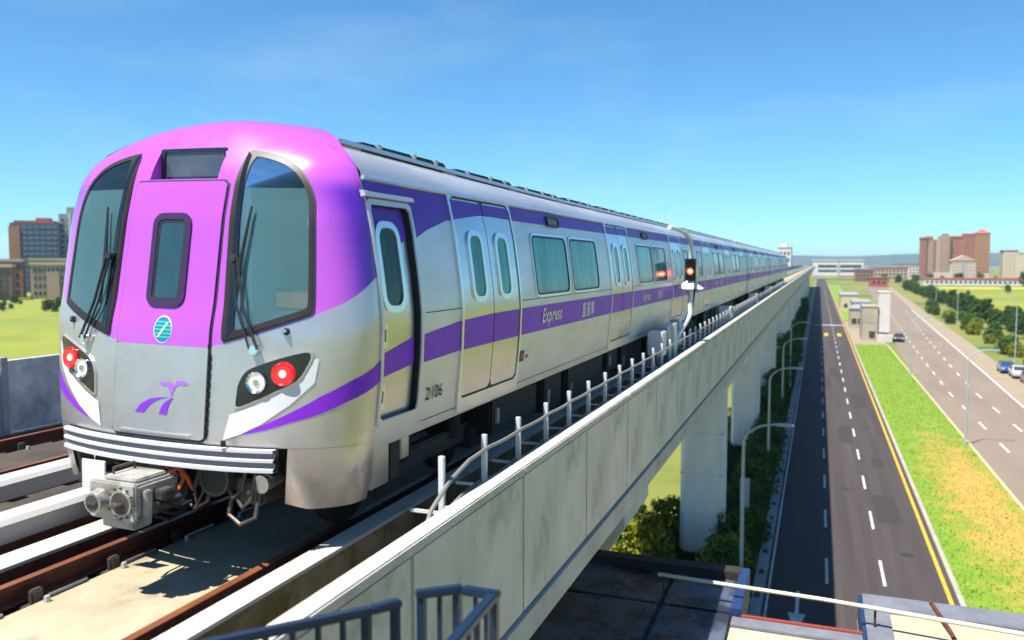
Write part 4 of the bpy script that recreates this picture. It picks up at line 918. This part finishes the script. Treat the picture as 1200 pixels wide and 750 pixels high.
M_PATCH = mat('asphalt repair', (.040, .031, .030), .9, col2=(.032, .025, .024), scale=1.5); M_IRON = mat('manhole iron', (.05, .042, .038), .6, .3)
for x0_, y0_, w_, l_ in ((4.0,58,1.5,7),(2.2,83,1.2,9),(4.4,104,1.3,12),(1.9,132,1.4,10),(4.6,74,.9,3.5),(.9,118,1.1,14)): sheet('asphalt_patch', M_PATCH, x0_, x0_+w_, y0_, y0_+l_, .003, parent=road)
mh = MB().cyl((0,0,0),(0,0,.006),.36,.36,20).mesh('manhole', M_IRON)
for x_, y_ in ((5.2,52),(2.2,66),(5.1,92),(2.4,110)): link('manhole', mh, road, (x_, y_, .001))
g = MB().box(-2.85, -2.26, -60, 700, GZ-.1, GZ+.10).build('gutter', M_GUTTER); tag(g, kind='structure')
gm = MB().box(-.14, .14, -.35, .35, 0, .012).mesh('drain_grate', M_UNDER)
for k in range(45): link('drain_grate', gm, g, (-2.56, 36+3.4*k, GZ+.10))
for nm, x0, x1 in (('kerb', 6.96, 7.2), ('kerb', 13.45, 13.7)):
    k_ = MB().box(x0, x1, -60, 186, GZ-.1, GZ+.14).build(nm, M_KERB if x0 < 10 else mat('yellow kerb paint', (.62,.50,.22), .8, col2=(.45,.40,.30), scale=.4)); tag(k_, kind='structure')
    k2 = MB().box(x0, x1, 260, 700, GZ-.1, GZ+.14).build('kerb', M_KERB); tag(k2, kind='structure')
med = sheet('grass_median', M_GRASS, 7.2, 13.45, -60, 186, GZ+.10)
sheet('grass_median', M_GRASS, 7.2, 13.45, 260, 700, GZ+.10)
sheet('pavement', M_TAN, 6.96, 13.7, 186.05, 259.9, GZ+.03)
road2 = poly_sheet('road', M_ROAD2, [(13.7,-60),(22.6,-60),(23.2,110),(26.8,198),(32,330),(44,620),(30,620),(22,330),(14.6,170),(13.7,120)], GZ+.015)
poly_sheet('pavement', M_TAN, [(22.6,-60),(25.5,-60),(26.5,110),(30.5,198),(35.5,330),(47,620),(44,620),(32,330),(26.8,198),(23.2,110)], GZ+.03)
for x0, x1 in ((16.4, 24.0), (19.6, 29.5)):
    for k in range(26):
        yy = 40+11*k; xx = x0+ (max(0, yy-120)/210)**1.15*(x1-x0); o = link('lane_dash', dash, road2, (xx, yy, .006)); o.scale = (1.4, 1, 1); o.rotation_euler.z = -math.atan2((x1-x0)/210*1.1, 1) if yy > 120 else 0
el = MB(); el.add([(22.3,-60,.006),(22.5,-60,.006),(23.1,110,.006),(26.7,198,.006),(31.9,330,.006),(31.6,330,.006),(26.4,198,.006),(22.85,110,.006)], [(0,1,2,7),(7,2,3,6),(6,3,4,5)]); el.build('edge_line', M_LINE, road2, smooth=False)
sheet('path', M_TAN, -40, -12.6, 20, 400, GZ+.03)
poly_sheet('field', M_FIELD, [(46,150),(340,150),(420,640),(60,640)], GZ+.02)
poly_sheet('field', M_FIELD, [(-60,90),(-60,330),(-520,330),(-420,90)], GZ+.02)
poly_sheet('yellow_field', mat('rape yellow', (.62,.50,.01), .9, col2=(.50,.42,.02), scale=.02), [(76,610),(112,610),(116,650),(78,650)], GZ+.06)
poly_sheet('yellow_field', MATS['rape yellow'], [(118,612),(176,612),(182,652),(122,652)], GZ+.06)
# grass tufts on the median: uncountable
def tufts(n, x0, x1, y0, y1, z, h, m, name):
    x = rng.uniform(x0, x1, n); yv = y0+(y1-y0)*rng.uniform(0, 1, n)**1.6; a = rng.uniform(0, np.pi, n); hh = h*rng.uniform(.4, 1.2, n); w = hh*.5
    lx, ly = rng.normal(0, .3, n)*hh, rng.normal(0, .3, n)*hh
    V = np.stack([np.stack([x-np.cos(a)*w, yv-np.sin(a)*w, np.full(n, z)], 1), np.stack([x+np.cos(a)*w, yv+np.sin(a)*w, np.full(n, z)], 1), np.stack([x+lx, yv+ly, z+hh], 1)], 1).reshape(-1, 3)
    me = bpy.data.meshes.new(name); me.from_pydata(V.tolist(), [], np.arange(3*n).reshape(-1, 3).tolist()); me.materials.append(m)
    o = link(name, me); o['kind'] = 'stuff'; return o
tag(tufts(22000, 7.25, 13.4, 30, 184, GZ+.09, .11, M_GRASS, 'grass'), 'short patchy green and straw grass on the median', 'grass')
tag(tufts(24000, -7.6, -3.0, 30, 190, GZ, .35, M_LEAF, 'undergrowth'), 'rough green undergrowth below the viaduct', 'undergrowth')

# ------------------------------------------------------------------ trees
def tree_meshes(seed, h, cr, ch, nl, leaf, low=.25, mleaf=M_LEAF):
    r = np.random.default_rng(seed); t = MB()
    pts = [(0,0,-.3)]; p = np.zeros(3)
    for k in range(5): p = p+np.array([r.normal(0,.05)*h*.2, r.normal(0,.05)*h*.2, h*.16]); pts.append(tuple(p))
    t.tube(pts, [h*.028*(1-.13*k) for k in range(6)], 7)
    cents = []
    for k in range(16):
        a = k*2.4+r.uniform(-.4,.4); zz = low+(1-low)*(k+.5)/16; rad = cr*math.sin(math.pi*min(1, .18+.82*(1-(zz-low)/(1-low))**.8)*.62)*r.uniform(.45,.85)
        c = np.array([math.cos(a)*rad, math.sin(a)*rad, zz*h*.92]); cents.append((c, ch*r.uniform(.6,1.1)))
        b = np.array(pts[min(5, 1+k//4)]); t.tube([tuple(b), tuple(b*.5+c*.5+np.array([0,0,-.1])), tuple(c)], [h*.012, h*.008, h*.003], 5)
    V = []
    per = nl//16
    for c, s in cents:
        d = r.normal(0, 1, (per, 3)); d /= np.linalg.norm(d, axis=1)[:,None]; q = c+d*s*(r.uniform(.25, 1, per)**.6)[:,None]*np.array([1,1,.75])
        n1 = r.normal(0, 1, (per, 3)); n1 /= np.linalg.norm(n1, axis=1)[:,None]; n2 = np.cross(n1, d+1e-3); n2 /= np.linalg.norm(n2, axis=1)[:,None]
        sz = leaf*r.uniform(.6, 1.3, per)[:,None]
        V.append(np.stack([q-n1*sz, q+n2*sz*.55, q+n1*sz, q-n2*sz*.55], 1).reshape(-1, 3))
    V = np.concatenate(V); me = bpy.data.meshes.new('crown'); me.from_pydata(V.tolist(), [], np.arange(len(V)).reshape(-1, 4).tolist()); me.materials.append(mleaf)
    return t.mesh('trunk', M_BARK), me
TP = [tree_meshes(11, 6.5, 2.3, 1.15, 3600, .20), tree_meshes(12, 7.5, 2.6, 1.3, 3600, .22, mleaf=M_LEAF3), tree_meshes(13, 5.5, 2.2, 1.2, 3600, .19, .15),
      tree_meshes(14, 5.0, 1.9, 1.1, 3000, .17, .15, M_LEAF2), tree_meshes(15, 2.6, 1.4, .85, 2000, .13, .08), tree_meshes(16, 2.4, 1.3, .8, 2000, .13, .08, M_LEAF2), tree_meshes(17, 2.8, 1.5, .9, 2000, .14, .08, M_LEAF3)]
def plant(name, k, x, yv, s, label, cat, group):
    o = empty(name, (x, yv, GZ), (0, 0, random.uniform(0, 6.28)), label, cat, group); o.scale = (s, s, s*random.uniform(.9, 1.15))
    link('trunk', TP[k][0], o); link('crown', TP[k][1], o); return o
# verge between viaduct and road (mostly in shade)
for k in range(46):
    yy = 41+k*3.3+random.uniform(-1, 1); xx = random.uniform(-8.2, -4.6) if k % 3 else random.uniform(-5.2, -4.2)
    if yy < 85: xx = random.uniform(-4.4, -3.6)
    plant('shrub', (4, 6, 4, 6, 4)[k%5], xx, yy, random.uniform(.8, 1.15), 'dark green shrub in the shaded verge between the viaduct and the road', 'shrub', 'shrubs in the shaded verge')
for k in range(34):
    plant('verge_tree', (0, 2, 1)[k%3], random.uniform(-4.9, -4.0), 84+k*6.3+random.uniform(-2, 2), random.uniform(.5, .8), 'dark tree in the verge beside the viaduct piers', 'tree', 'trees along the piers')
# sunlit trees behind the first pier
for k, (x, yy, s) in enumerate(((-10.2,47.0,.70),(-11.6,48.5,.66),(-12.6,46.6,.55))):
    plant('sunlit_tree', 3, x, yy, s, 'bright yellow green tree in the sun under the viaduct, left of the first pier', 'tree', 'sunlit trees under the viaduct')
for k, (x, yy) in enumerate(((-8.7,45.5),(-10.6,45.5),(-12.4,45),(-8.3,49.5),(-14.2,45.2))):
    plant('sunlit_bush', 5, x, yy, 1.1, 'low yellow green bush at the foot of the sunlit trees', 'bush', 'sunlit bushes')
plant('bare_shrub', 5, -4.3, 45.6, .9, 'brownish shrub right beside the foot of the first pier', 'shrub', None)
# tree belt right of the second road
for k in range(70):
    t = k/69; yy = 172+t*400+random.uniform(-3, 3); xx = 44+8*t+random.uniform(-1.5, 1.5)
    plant('belt_tree', (0, 1, 2, 0)[k%4], xx, yy, random.uniform(.55, 1.0), 'dark green tree in the long belt between the second road and the field', 'tree', 'tree belt along the second road')
for k in range(26):
    yy = 138+k*8+random.uniform(-3, 3); xx = 33+ (yy-138)*.024+random.uniform(-2, 4)
    plant('roadside_bush', (4, 5, 6)[k%3], xx, yy, random.uniform(.8, 1.5), 'rough bush on the slope right of the second road', 'bush', 'bushes by the second road')
for k in range(11):
    plant('field_tree', (1, 0, 2)[k%3], 60+random.uniform(0, 150), 300+random.uniform(0, 300), random.uniform(.4, .7), 'single small tree standing in the bright field', 'tree', 'trees in the field')
for k in range(22):
    plant('grove_tree', (0, 2)[k%2], 130+k*6+random.uniform(-3, 3), 560+random.uniform(-14, 14), random.uniform(1.0, 1.5), 'dark tree of the grove before the cream buildings', 'tree', 'grove before the cream buildings')
for k in range(30):
    plant('far_tree', (1, 0)[k%2], 50+k*9+random.uniform(-4, 4), 760+random.uniform(-60, 60), random.uniform(.9, 1.5), 'tree before the far apartment towers', 'tree', 'trees before the towers')
for k in range(16):
    plant('left_tree', (2, 4, 0)[k%3], *(lambda r_: (-r_*random.uniform(1.14, 1.32), r_))(random.uniform(200, 262)), random.uniform(.5, .8), 'dark bush in the green field left of the train', 'tree', 'bushes in the left field')

# ------------------------------------------------------------------ lamp posts
def lamp_post(x, yy, h, arm, label, group, reach=2.2):
    t = empty('street_lamp', (x, yy, GZ), label=label, cat='street lamp', group=group)
    pts = [(0,0,-.2),(0,0,h*.55),(0,0,h*.88)] + [(arm*reach*(1-math.cos(a)), 0, h*.88+h*.12*math.sin(a)) for a in sm(.2, math.pi/2, 6)]
    MB().tube(pts, [.11,.085,.07]+[.06]*6, 8).build('pole', M_LAMP, t)
    MB().cyl((0,0,-.1),(0,0,.5),.17,.15,10).build('base', M_LAMP, t)
    MB().box(min(arm*reach*.95, arm*(reach+.75)), max(arm*reach*.95, arm*(reach+.75)), -.14, .14, h-.08, h+.06).build('lamp_head', M_LAMP, t, bev=.04)
gl = 'street lamps beside the shaded verge'
for k, (yy, lb) in enumerate(((42.5, 'nearest pale street lamp with a curved arm at the foot of the viaduct'), (66, 'second pale curved street lamp beside the shaded verge'), (92, 'third curved street lamp along the shaded verge'), (118, 'fourth curved street lamp along the shaded verge'))):
    lamp_post(-3.35, yy, 9.0, 1, lb, gl, 1.6)
gl = 'street lamps on the far edge of the grass median'
for k, (yy, lb) in enumerate(((86, 'tall slim street lamp on the right edge of the grass median, nearest'), (136, 'slim street lamp on the grass median near the concrete shafts'))):
    lamp_post(13.2, yy, 9.0, 1, lb, gl, 1.8)
gl = 'street lamps along the tree belt'
for k, (x, yy, lb) in enumerate(((31.5, 160, 'slim street lamp right of the second road beside the parked cars'), (37, 262, 'slim street lamp halfway along the tree belt'), (42, 350, 'farthest slim street lamp by the tree belt'))):
    lamp_post(x, yy, 11.0, -1, lb, gl, 1.8)
sgn = empty('road_sign', (-3.9, 51, GZ), label='narrow pale upright sign on a post in the shaded verge', cat='sign')
MB().box(-.28, .28, -.03, .03, .9, 4.0).build('panel', mat('sign grey', (.55,.60,.62), .5), sgn, bev=.01); MB().cyl((0,.05,-.2),(0,.05,.9),.05,.05,8).build('post', M_LAMP, sgn)

# ------------------------------------------------------------------ concrete shafts on the paved median
vs = empty('ventilation_building', (11.0, 197, GZ), label='beige concrete ventilation block with a dark opening on the median', cat='building')
MB().box(-1.9, 1.2, -3, 9, 0, 7.4).build('wall', M_BEIGE if 0 else mat('shaft beige', (.52,.45,.34), .85, col2=(.42,.36,.27), scale=.4), vs, bev=.03)
MB().box(-2.0, 1.3, -3.1, 9.1, 7.41, 7.6).build('roof', mat('shaft roof', (.40,.33,.25), .85), vs)
MB().box(-.5, .6, -3.12, -2.98, .9, 2.2).build('opening', M_WINDOW, vs); MB().box(-.6, .7, -3.2, -2.99, 2.21, 2.35).build('lintel', M_KERB, vs)
MB().box(-1.9, 1.2, -3.05, -2.985, 4.1, 4.2).build('ledge', M_KERB, vs)
vt = empty('ventilation_tower', (13.3, 196.5, GZ), label='tall white slab tower beside the beige ventilation block', cat='tower')
MB().box(-1.0, 1.3, -2, 3, 2.0, 10.6).build('wall', M_WALLWHITE, vt, bev=.03); MB().box(-.8, 1.1, -1.8, 2.8, 0, 2.0).build('base', M_GREYWALL, vt); MB().box(-1.2, 1.8, -3.2, -2.1, 0, 1.6).build('annex', M_WALLWHITE, vt); MB().box(-1.08, 1.38, -2.08, 3.08, 10.61, 10.8).build('cap', M_WALLWHITE, vt)
for k, (x, yy, w, d, h, lb) in enumerate(((9.6, 236, 3.4, 10, 5.0, 'low pale concrete block behind the ventilation block'), (12.2, 275, 5, 20, 5.2, 'flat grey roofed block farther up the median'), (10.5, 330, 6, 30, 5.5, 'farthest flat concrete block on the median'))):
    b = empty('median_block', (x, yy, GZ), label=lb, cat='building', group='blocks on the median')
    MB().box(-w/2, w/2, -d/2, d/2, 0, h).build('wall', [mat('shaft beige', (0,0,0)), M_WALLWHITE, M_CREAM][k], b); MB().box(-w/2-.2, w/2+.2, -d/2-.2, d/2+.2, h+.01, h+.3).build('roof', M_GREYWALL, b)
    for q in (-1, 1): MB().box(q*w*.22-.6, q*w*.22+.6, -d/2-.06, -d/2-.01, 1.2, 2.6).build('opening', M_WINDOW, b)

# ------------------------------------------------------------------ cars
def car_proto(m):
    t = empty('parked_car', (0,0,0))
    prof = [(-2.1,.35),(-2.15,.7),(-2.05,.86),(-1.2,.95),(-.55,1.42),(.85,1.45),(1.6,.98),(2.1,.90),(2.15,.6),(2.1,.35)]
    n = len(prof); vsx = []
    for sx, k in ((-.86,0),(.86,1)):
        for y_, z in prof: vsx.append((sx*(1 if z < 1 else .82), y_, z))
    fs = [(i, (i+1)%n, n+(i+1)%n, n+i) for i in range(n)]+[tuple(range(n)), tuple(range(n, 2*n))]
    MB().add(vsx, fs).build('body', m, t, bev=.05)
    MB().add([(-.72,-1.16,.99),(.72,-1.16,.99),(.64,-.6,1.40),(-.64,-.6,1.40)], [(0,1,2,3)]).build('windscreen', M_WINDOW, t, loc=(0,-.035,.02))
    MB().add([(-.66,.87,1.42),(.66,.87,1.42),(.74,1.5,1.03),(-.74,1.5,1.03)], [(0,1,2,3)]).build('rear_window', M_WINDOW, t, loc=(0,.03,.03))
    for sx in (-1, 1):
        MB().add([(sx*.855,-.95,1.03),(sx*.855,1.25,1.03),(sx*.745,.8,1.37),(sx*.745,-.55,1.37)], [(0,1,2,3)]).build('side_window', M_WINDOW, t, loc=(sx*.02,0,0))
        for yy in (-1.35, 1.3):
            w = MB().cyl((sx*.70,yy,.32),(sx*.89,yy,.32),.32,.32,18).build('wheel', M_BLACK, t); MB().cyl((sx*.86,yy,.32),(sx*.90,yy,.32),.19,.17,14).build('rim', M_TRIM, w)
        MB().box(sx*.62-.16, sx*.62+.16, -2.17, -2.06, .62, .78).build('headlight', M_LENS, t); MB().box(sx*.62-.14, sx*.62+.14, 2.09, 2.17, .66, .82).build('tail_light', M_REDPRINT, t)
    return t
CC = [mat('car blue', (.04,.13,.42), .25, coat=.8), mat('car white', (.75,.76,.77), .3, coat=.8), mat('car dark', (.02,.02,.025), .25, coat=.8), mat('car white b', (.78,.78,.78), .3, coat=.8), mat('car black', (.015,.013,.018), .3, coat=.6)]
lbl = ['blue car parked at the roadside, leftmost of the parked row', 'white car parked just behind the blue one', 'dark car parked between the white ones', 'white van like car at the right picture edge', 'lone dark car standing beside the ventilation tower']
for k, (x, yy, rz) in enumerate(((27.6,146,.02),(28.1,140,.02),(28.3,133.5,.02),(28.2,126,.02),(16.6,196,.05))):
    c = car_proto(CC[k]); c.location = (x, yy, GZ+.035); c.rotation_euler.z = -rz*2; c.scale = (1.15,1.1,1.2)
    if k == 3: c.scale = (1.15, 1.15, 1.5)
    tag(c, lbl[k], 'car', 'cars parked along the roadside')

# ------------------------------------------------------------------ buildings
def facade(t, x0, x1, z0, z1, y, nx, nz, fw=.55, fh=.5, m=None, axis='y', out=-1):
    m = m or M_WINDOW
    dx, dz = (x1-x0)/nx, (z1-z0)/nz; ww, hh = dx*fw, dz*fh
    if axis == 'y': me = MB().box(-ww/2, ww/2, -.12, .12, -hh/2, hh/2).mesh('window', m, smooth=False)
    else: me = MB().box(-.12, .12, -ww/2, ww/2, -hh/2, hh/2).mesh('window', m, smooth=False)
    for i in range(nx):
        for j in range(nz):
            a, z = x0+dx*(i+.5), z0+dz*(j+.5)
            link('window', me, t, (a, y, z) if axis == 'y' else (y, a, z))
def block(name, loc, parts, label, cat='building', group=None, rot=0):
    t = empty(name, loc, (0,0,rot), label, cat, group)
    for nm, m, b in parts: MB().box(*b).build(nm, m, t, smooth=False)
    return t
# terracotta apartment towers
ap = block('apartment_tower', (122, 900, GZ), [
    ('wall', M_BEIGE, (-24,-13,0,14,0,40)), ('wall', M_BRICK, (-29,-24.02,-2,12,0,40.5)), ('wall', M_BEIGE, (-12.98,-3,-3,12,0,43)),
    ('wall', M_BRICK, (-2.98,8,0,14,0,41)), ('wall', M_BRICK, (8.02,18,-2,14,0,43)), ('wall', mat('ochre facade', (.46,.24,.09), .85), (18.02,30,-4,14,0,45)),
    ('recess', M_BROWNB, (-18,-15.5,-.4,-.02,2,39)), ('recess', M_BROWNB, (-5,-3.02,-3.4,-3.02,2,42)), ('recess', M_TILE, (3.5,5.0,-.4,-.02,2,40)),
    ('roof', M_TILE, (-29.6,-23.4,-2.6,12.6,40.52,42)), ('roof', M_TILE, (-24,-18.5,-.5,14.5,40.02,42.8)), ('roof', M_BROWNB, (-10,-5,-2,10,43.02,45)),
    ('roof', M_TILE, (-2.9,7.9,-.5,14.4,41.02,43)), ('roof', M_TILE, (8.1,17.9,-2.4,14.4,43.02,45.2))], 'tall terracotta and beige apartment block with red roofs, right background')
mb = MB().add([(17.5,-4.5,45.02),(30.5,-4.5,45.02),(30.5,14.5,45.02),(17.5,14.5,45.02),(24,5,49.5)], [(0,1,4),(1,2,4),(2,3,4),(3,0,4),(0,3,2,1)]); mb.build('roof', M_TILE, ap, smooth=False)
for x0, x1, yy, n, z1 in ((-28.6,-24.4,-2.1,2,40),(-23.5,-18.3,-.1,3,39),(-12.6,-5.4,-3.1,3,42),(-2.6,3.2,-.1,3,40),(8.4,17.6,-2.1,4,42),(18.6,29.4,-4.1,5,44)): facade(ap, x0, x1, 1, z1, yy, n, 13, .5, .42, mat('tower window', (.20, .115, .085), .5))
ch = block('gabled_hall', (124, 860, GZ), [('wall', mat('pale pink facade', (.62,.50,.40), .8), (-9,11,0,14,0,19)), ('wing', MATS['pale pink facade'], (-24,-9.02,1,12,0,8)), ('wing', MATS['pale pink facade'], (11.02,22,1,12,0,7)), ('opening', M_GREYWALL, (-.4,2.4,-.3,-.02,4,18))], 'pale pink gabled building in front of the terracotta tower')
MB().prism_y([(-9.8,19.02),(11.8,19.02),(1,24)], -.6, 14.6).build('roof', mat('pink gable', (.62,.40,.32), .8), ch, smooth=False)
[facade(ch, a_, b_, 2, 18, -.1, 3, 5, .45, .45, mat('hall window', (.34, .27, .22), .5)) for a_, b_ in ((-8.6, -.8), (2.8, 10.6))]
cr_ = block('cream_block', (178, 900, GZ), [('wall', M_CREAM, (-14,-2,0,16,0,28)), ('wall', M_CREAM, (-1.98,14,0,16,0,26)), ('roof', M_BROWNB, (-14.4,-1.6,-.4,16.4,28.02,29)), ('roof', M_CREAM, (-1.5,14.4,-.4,16.4,26.02,26.6))], 'plain cream tower block at the right edge of the skyline')
facade(cr_, -13, -3, 2, 26, -.1, 3, 8, .3, .3, mat('cream window', (.40,.33,.22), .5))
ca = block('low_hall', (205, 820, GZ), [('wall', M_WALLWHITE, (-26,40,0,24,0,9)), ('band', M_SLATE, (-26.2,40.2,-.3,-.02,6.2,8.6))], 'low white hall with an orange roof right of the cream block')
MB().prism_y([(-18,9.02),(40,9.02),(36,13),(-8,13)], -.5, 24.5).build('roof', mat('orange roof', (.62,.25,.08), .8), ca, smooth=False)
for k, (x, yy, w, h, m, lb) in enumerate(((62,860,34,12,M_BEIGE,'low beige row of houses left of the terracotta tower'),(38,800,16,11,M_BROWNB,'small brown house near the end of the road'),(92,980,30,15,M_WALLWHITE,'pale block behind the low beige houses'),(30,1000,20,16,M_BEIGE,'beige block right of the white station hall'),(250,940,60,14,M_CREAM,'long cream building at the far right'),(40,640,12,6,M_TILE,'orange roofed shed beside the tree belt'),(110,700,70,4.5,M_WALLWHITE,'long low white wall behind the yellow field'))):
    b = block('far_house', (x, yy, GZ), [('wall', m, (-w/2,w/2,0,14,0,h)), ('roof', [M_TILE,M_GREYWALL,M_BROWNB][k%3], (-w/2-.4,w/2+.4,-.4,14.4,h+.01,h+1.1))], lb, 'building', 'low houses on the skyline')
    facade(b, -w/2+1, w/2-1, 1, h-.5, -.06, max(3, int(w/3.2)), max(1, int(h/3.6)))
# white station hall at the end of the road
st = block('station_hall', (18, 905, GZ), [('wall', M_WALLWHITE, (-24,24,0,30,4,19)), ('band', M_WINDOW, (-19,-1,-.3,-.02,8,10)), ('band', M_WINDOW, (2,22,-.3,-.02,8,10)), ('band', M_WINDOW, (-19,-1,-.3,-.02,12.5,15)), ('band', M_WINDOW, (2,22,-.3,-.02,12.5,15)), ('fin', M_GREYWALL, (0,1,-.8,-.02,4,19.4)), ('leg', M_GREYWALL, (-22,-19,0,30,0,4)), ('leg', M_GREYWALL, (19,22,0,30,0,4))], 'long white hall with dark window bands at the end of the road')
MB().box(-24.6, 24.6, -.6, 30.6, 19.02, 20).build('roof', M_WALLWHITE, st)
# white signal tower standing over the viaduct beyond the train
wt = block('white_station', (-15.2, 400, GZ), [('wall', M_WALLWHITE, (-2.6,3.0,0,14,0,24)), ('storey', M_WALLWHITE, (-2.0,1.4,1,10,24.32,26)), ('roof', M_WALLWHITE, (-2.9,3.2,-.3,14.3,24.02,24.3)), ('balcony', M_GREYWALL, (3.02,3.25,1,13,21.6,22.0))], 'white station block rising beyond the end of the train')
facade(wt, -2.2, 2.6, 17, 23, -.1, 3, 2, .5, .4)
# lattice mast behind the train
ms = empty('lattice_mast', (-26.95, 160, GZ), label='thin white lattice mast rising above the train roof', cat='mast')
for a in range(3):
    q = 2*math.pi*a/3
    MB().tube([(1.1*math.cos(q), 1.1*math.sin(q), -.5), (.5*math.cos(q), .5*math.sin(q), 22), (.12*math.cos(q), .12*math.sin(q), 25.5)], .07, 5).build('leg', M_POST, ms)
for z in np.arange(1, 25, 1.0):
    r = np.interp(z, [0,22,25.5], [1.1,.5,.12]); q = [(r*math.cos(2*math.pi*a/3), r*math.sin(2*math.pi*a/3), z) for a in range(3)]; r2 = np.interp(z+1, [0,22,25.5], [1.1,.5,.12])
    MB().tube([q[0], q[1], q[2], q[0]], .035, 4).build('brace', M_POST, ms)
    MB().tube([q[0], (r2*math.cos(2*math.pi/3), r2*math.sin(2*math.pi/3), z+1)], .03, 4).build('brace', M_POST, ms)
MB().tube([(0,0,25.4),(0,0,27.4)], .04, 5).build('aerial', M_POST, ms); MB().box(-.7, .7, -.5, .5, 21.6, 22.3).build('platform', M_POST, ms)
MB().box(.3, .8, -.3, .3, 23, 24.2).build('antenna', M_POST, ms)
# left background
lt = block('dark_tower', (-424, 352, GZ), [('wall', M_SLATE, (-13,12,0,20,0,40)), ('wall', M_BRICK, (-13.6,-8,-.6,-.02,0,38)), ('roof', M_TILE, (-11,10,0,18,40.02,41.3)), ('storey', M_TILE, (0,7,2,12,41.32,43))], 'dark blue tower block with red roof edges at the far left', rot=math.radians(40))
facade(lt, -7, 11.5, 2, 39, -.08, 6, 12, .6, .45, mat('blue window', (.14,.20,.28), .2))
lt2 = block('grey_tower', (-416, 370, GZ), [('wall', M_GREYWALL, (-7,6,0,16,0,46)), ('storey', M_GREYWALL, (-3,3,2,10,46.02,50)), ('fin', M_WALLWHITE, (-2,-.5,-.4,-.02,0,46))], 'slim grey tower block partly hidden by the train cab', rot=math.radians(40))
facade(lt2, -6.5, 5.5, 2, 44, -.08, 4, 13, .5, .5)
for k, (x, yy, w, h, m, lb) in enumerate(((-352,266,20,15,M_BROWNB,'brown low block left of the train, nearest'),(-338,288,17,16,M_BEIGE,'beige low block with a tan roof beside the train cab'),(-372,284,26,17.5,M_BRICK,'brick low block at the left picture edge'),(-362,312,24,18,M_BROWNB,'brown block just left of the cab window'))):
    b = block('low_block', (x, yy, GZ), [('wall', m, (-w/2,w/2,0,14,0,h)), ('roof', M_CREAM, (-w/2-.5,w/2+.5,-.5,14.5,h+.01,h+1.4)), ('wall', M_BEIGE, (-w*.1,w*.2,-2,-.02,0,h*.8))], lb, 'building', 'low blocks left of the train', math.radians(45))
    facade(b, -w/2+1, w/2-1, 1, h-.5, -.06, 8, 4)
# hills on the skyline
def ridge(name, yy, x0, x1, hmin, hmax, seed, label):
    r = np.random.default_rng(seed); n = 90; xs = np.linspace(x0, x1, n); hh = np.zeros(n)
    for k in range(1, 9): hh += np.sin(xs/(x1-x0)*k*6.0+r.uniform(0, 6))*r.uniform(.4, 1)/k**.8
    hh = hmin+(hmax-hmin)*(hh-hh.min())/(hh.max()-hh.min())
    rows = []
    for j, (f_, dy) in enumerate(((0,-500),(.35,-300),(.72,-140),(1,0),(.8,200),(0,700))):
        rows.append([(x, yy+dy+40*math.sin(x*.004+j), GZ-1+hq*f_+ (r.normal(0, 2) if 0 < f_ < 1 else 0)) for x, hq in zip(xs, hh)])
    o = MB().grid(rows).build(name, M_HILL); o['kind'] = 'structure'
ridge('hills', 5200, -900, 4200, 40, 75, 3, '')
ridge('hills', 4200, -5200, -1800, 22, 40, 5, '')

hz = MB().box(-7200, 7200, -700, 9100, GZ-1.5, 75).build('haze', mat('air', (1,1,1)), smooth=False); hz['kind'] = 'stuff'; tag(hz, 'thin blue summer haze filling the air', 'haze')
hm = MATS['air']; hm.node_tree.nodes.remove(hm.node_tree.nodes['Principled BSDF'])
pv = hm.node_tree.nodes.new('ShaderNodeVolumePrincipled'); pv.inputs['Color'].default_value = (.62, .80, 1, 1); pv.inputs['Density'].default_value = 1.1e-4; pv.inputs['Anisotropy'].default_value = .2
hm.node_tree.links.new(pv.outputs[0], hm.node_tree.nodes['Material Output'].inputs['Volume'])

# raise everything so that the ground lies at zero
for o in list(SC.objects):
    if o.parent is None: o.location.z -= GZ
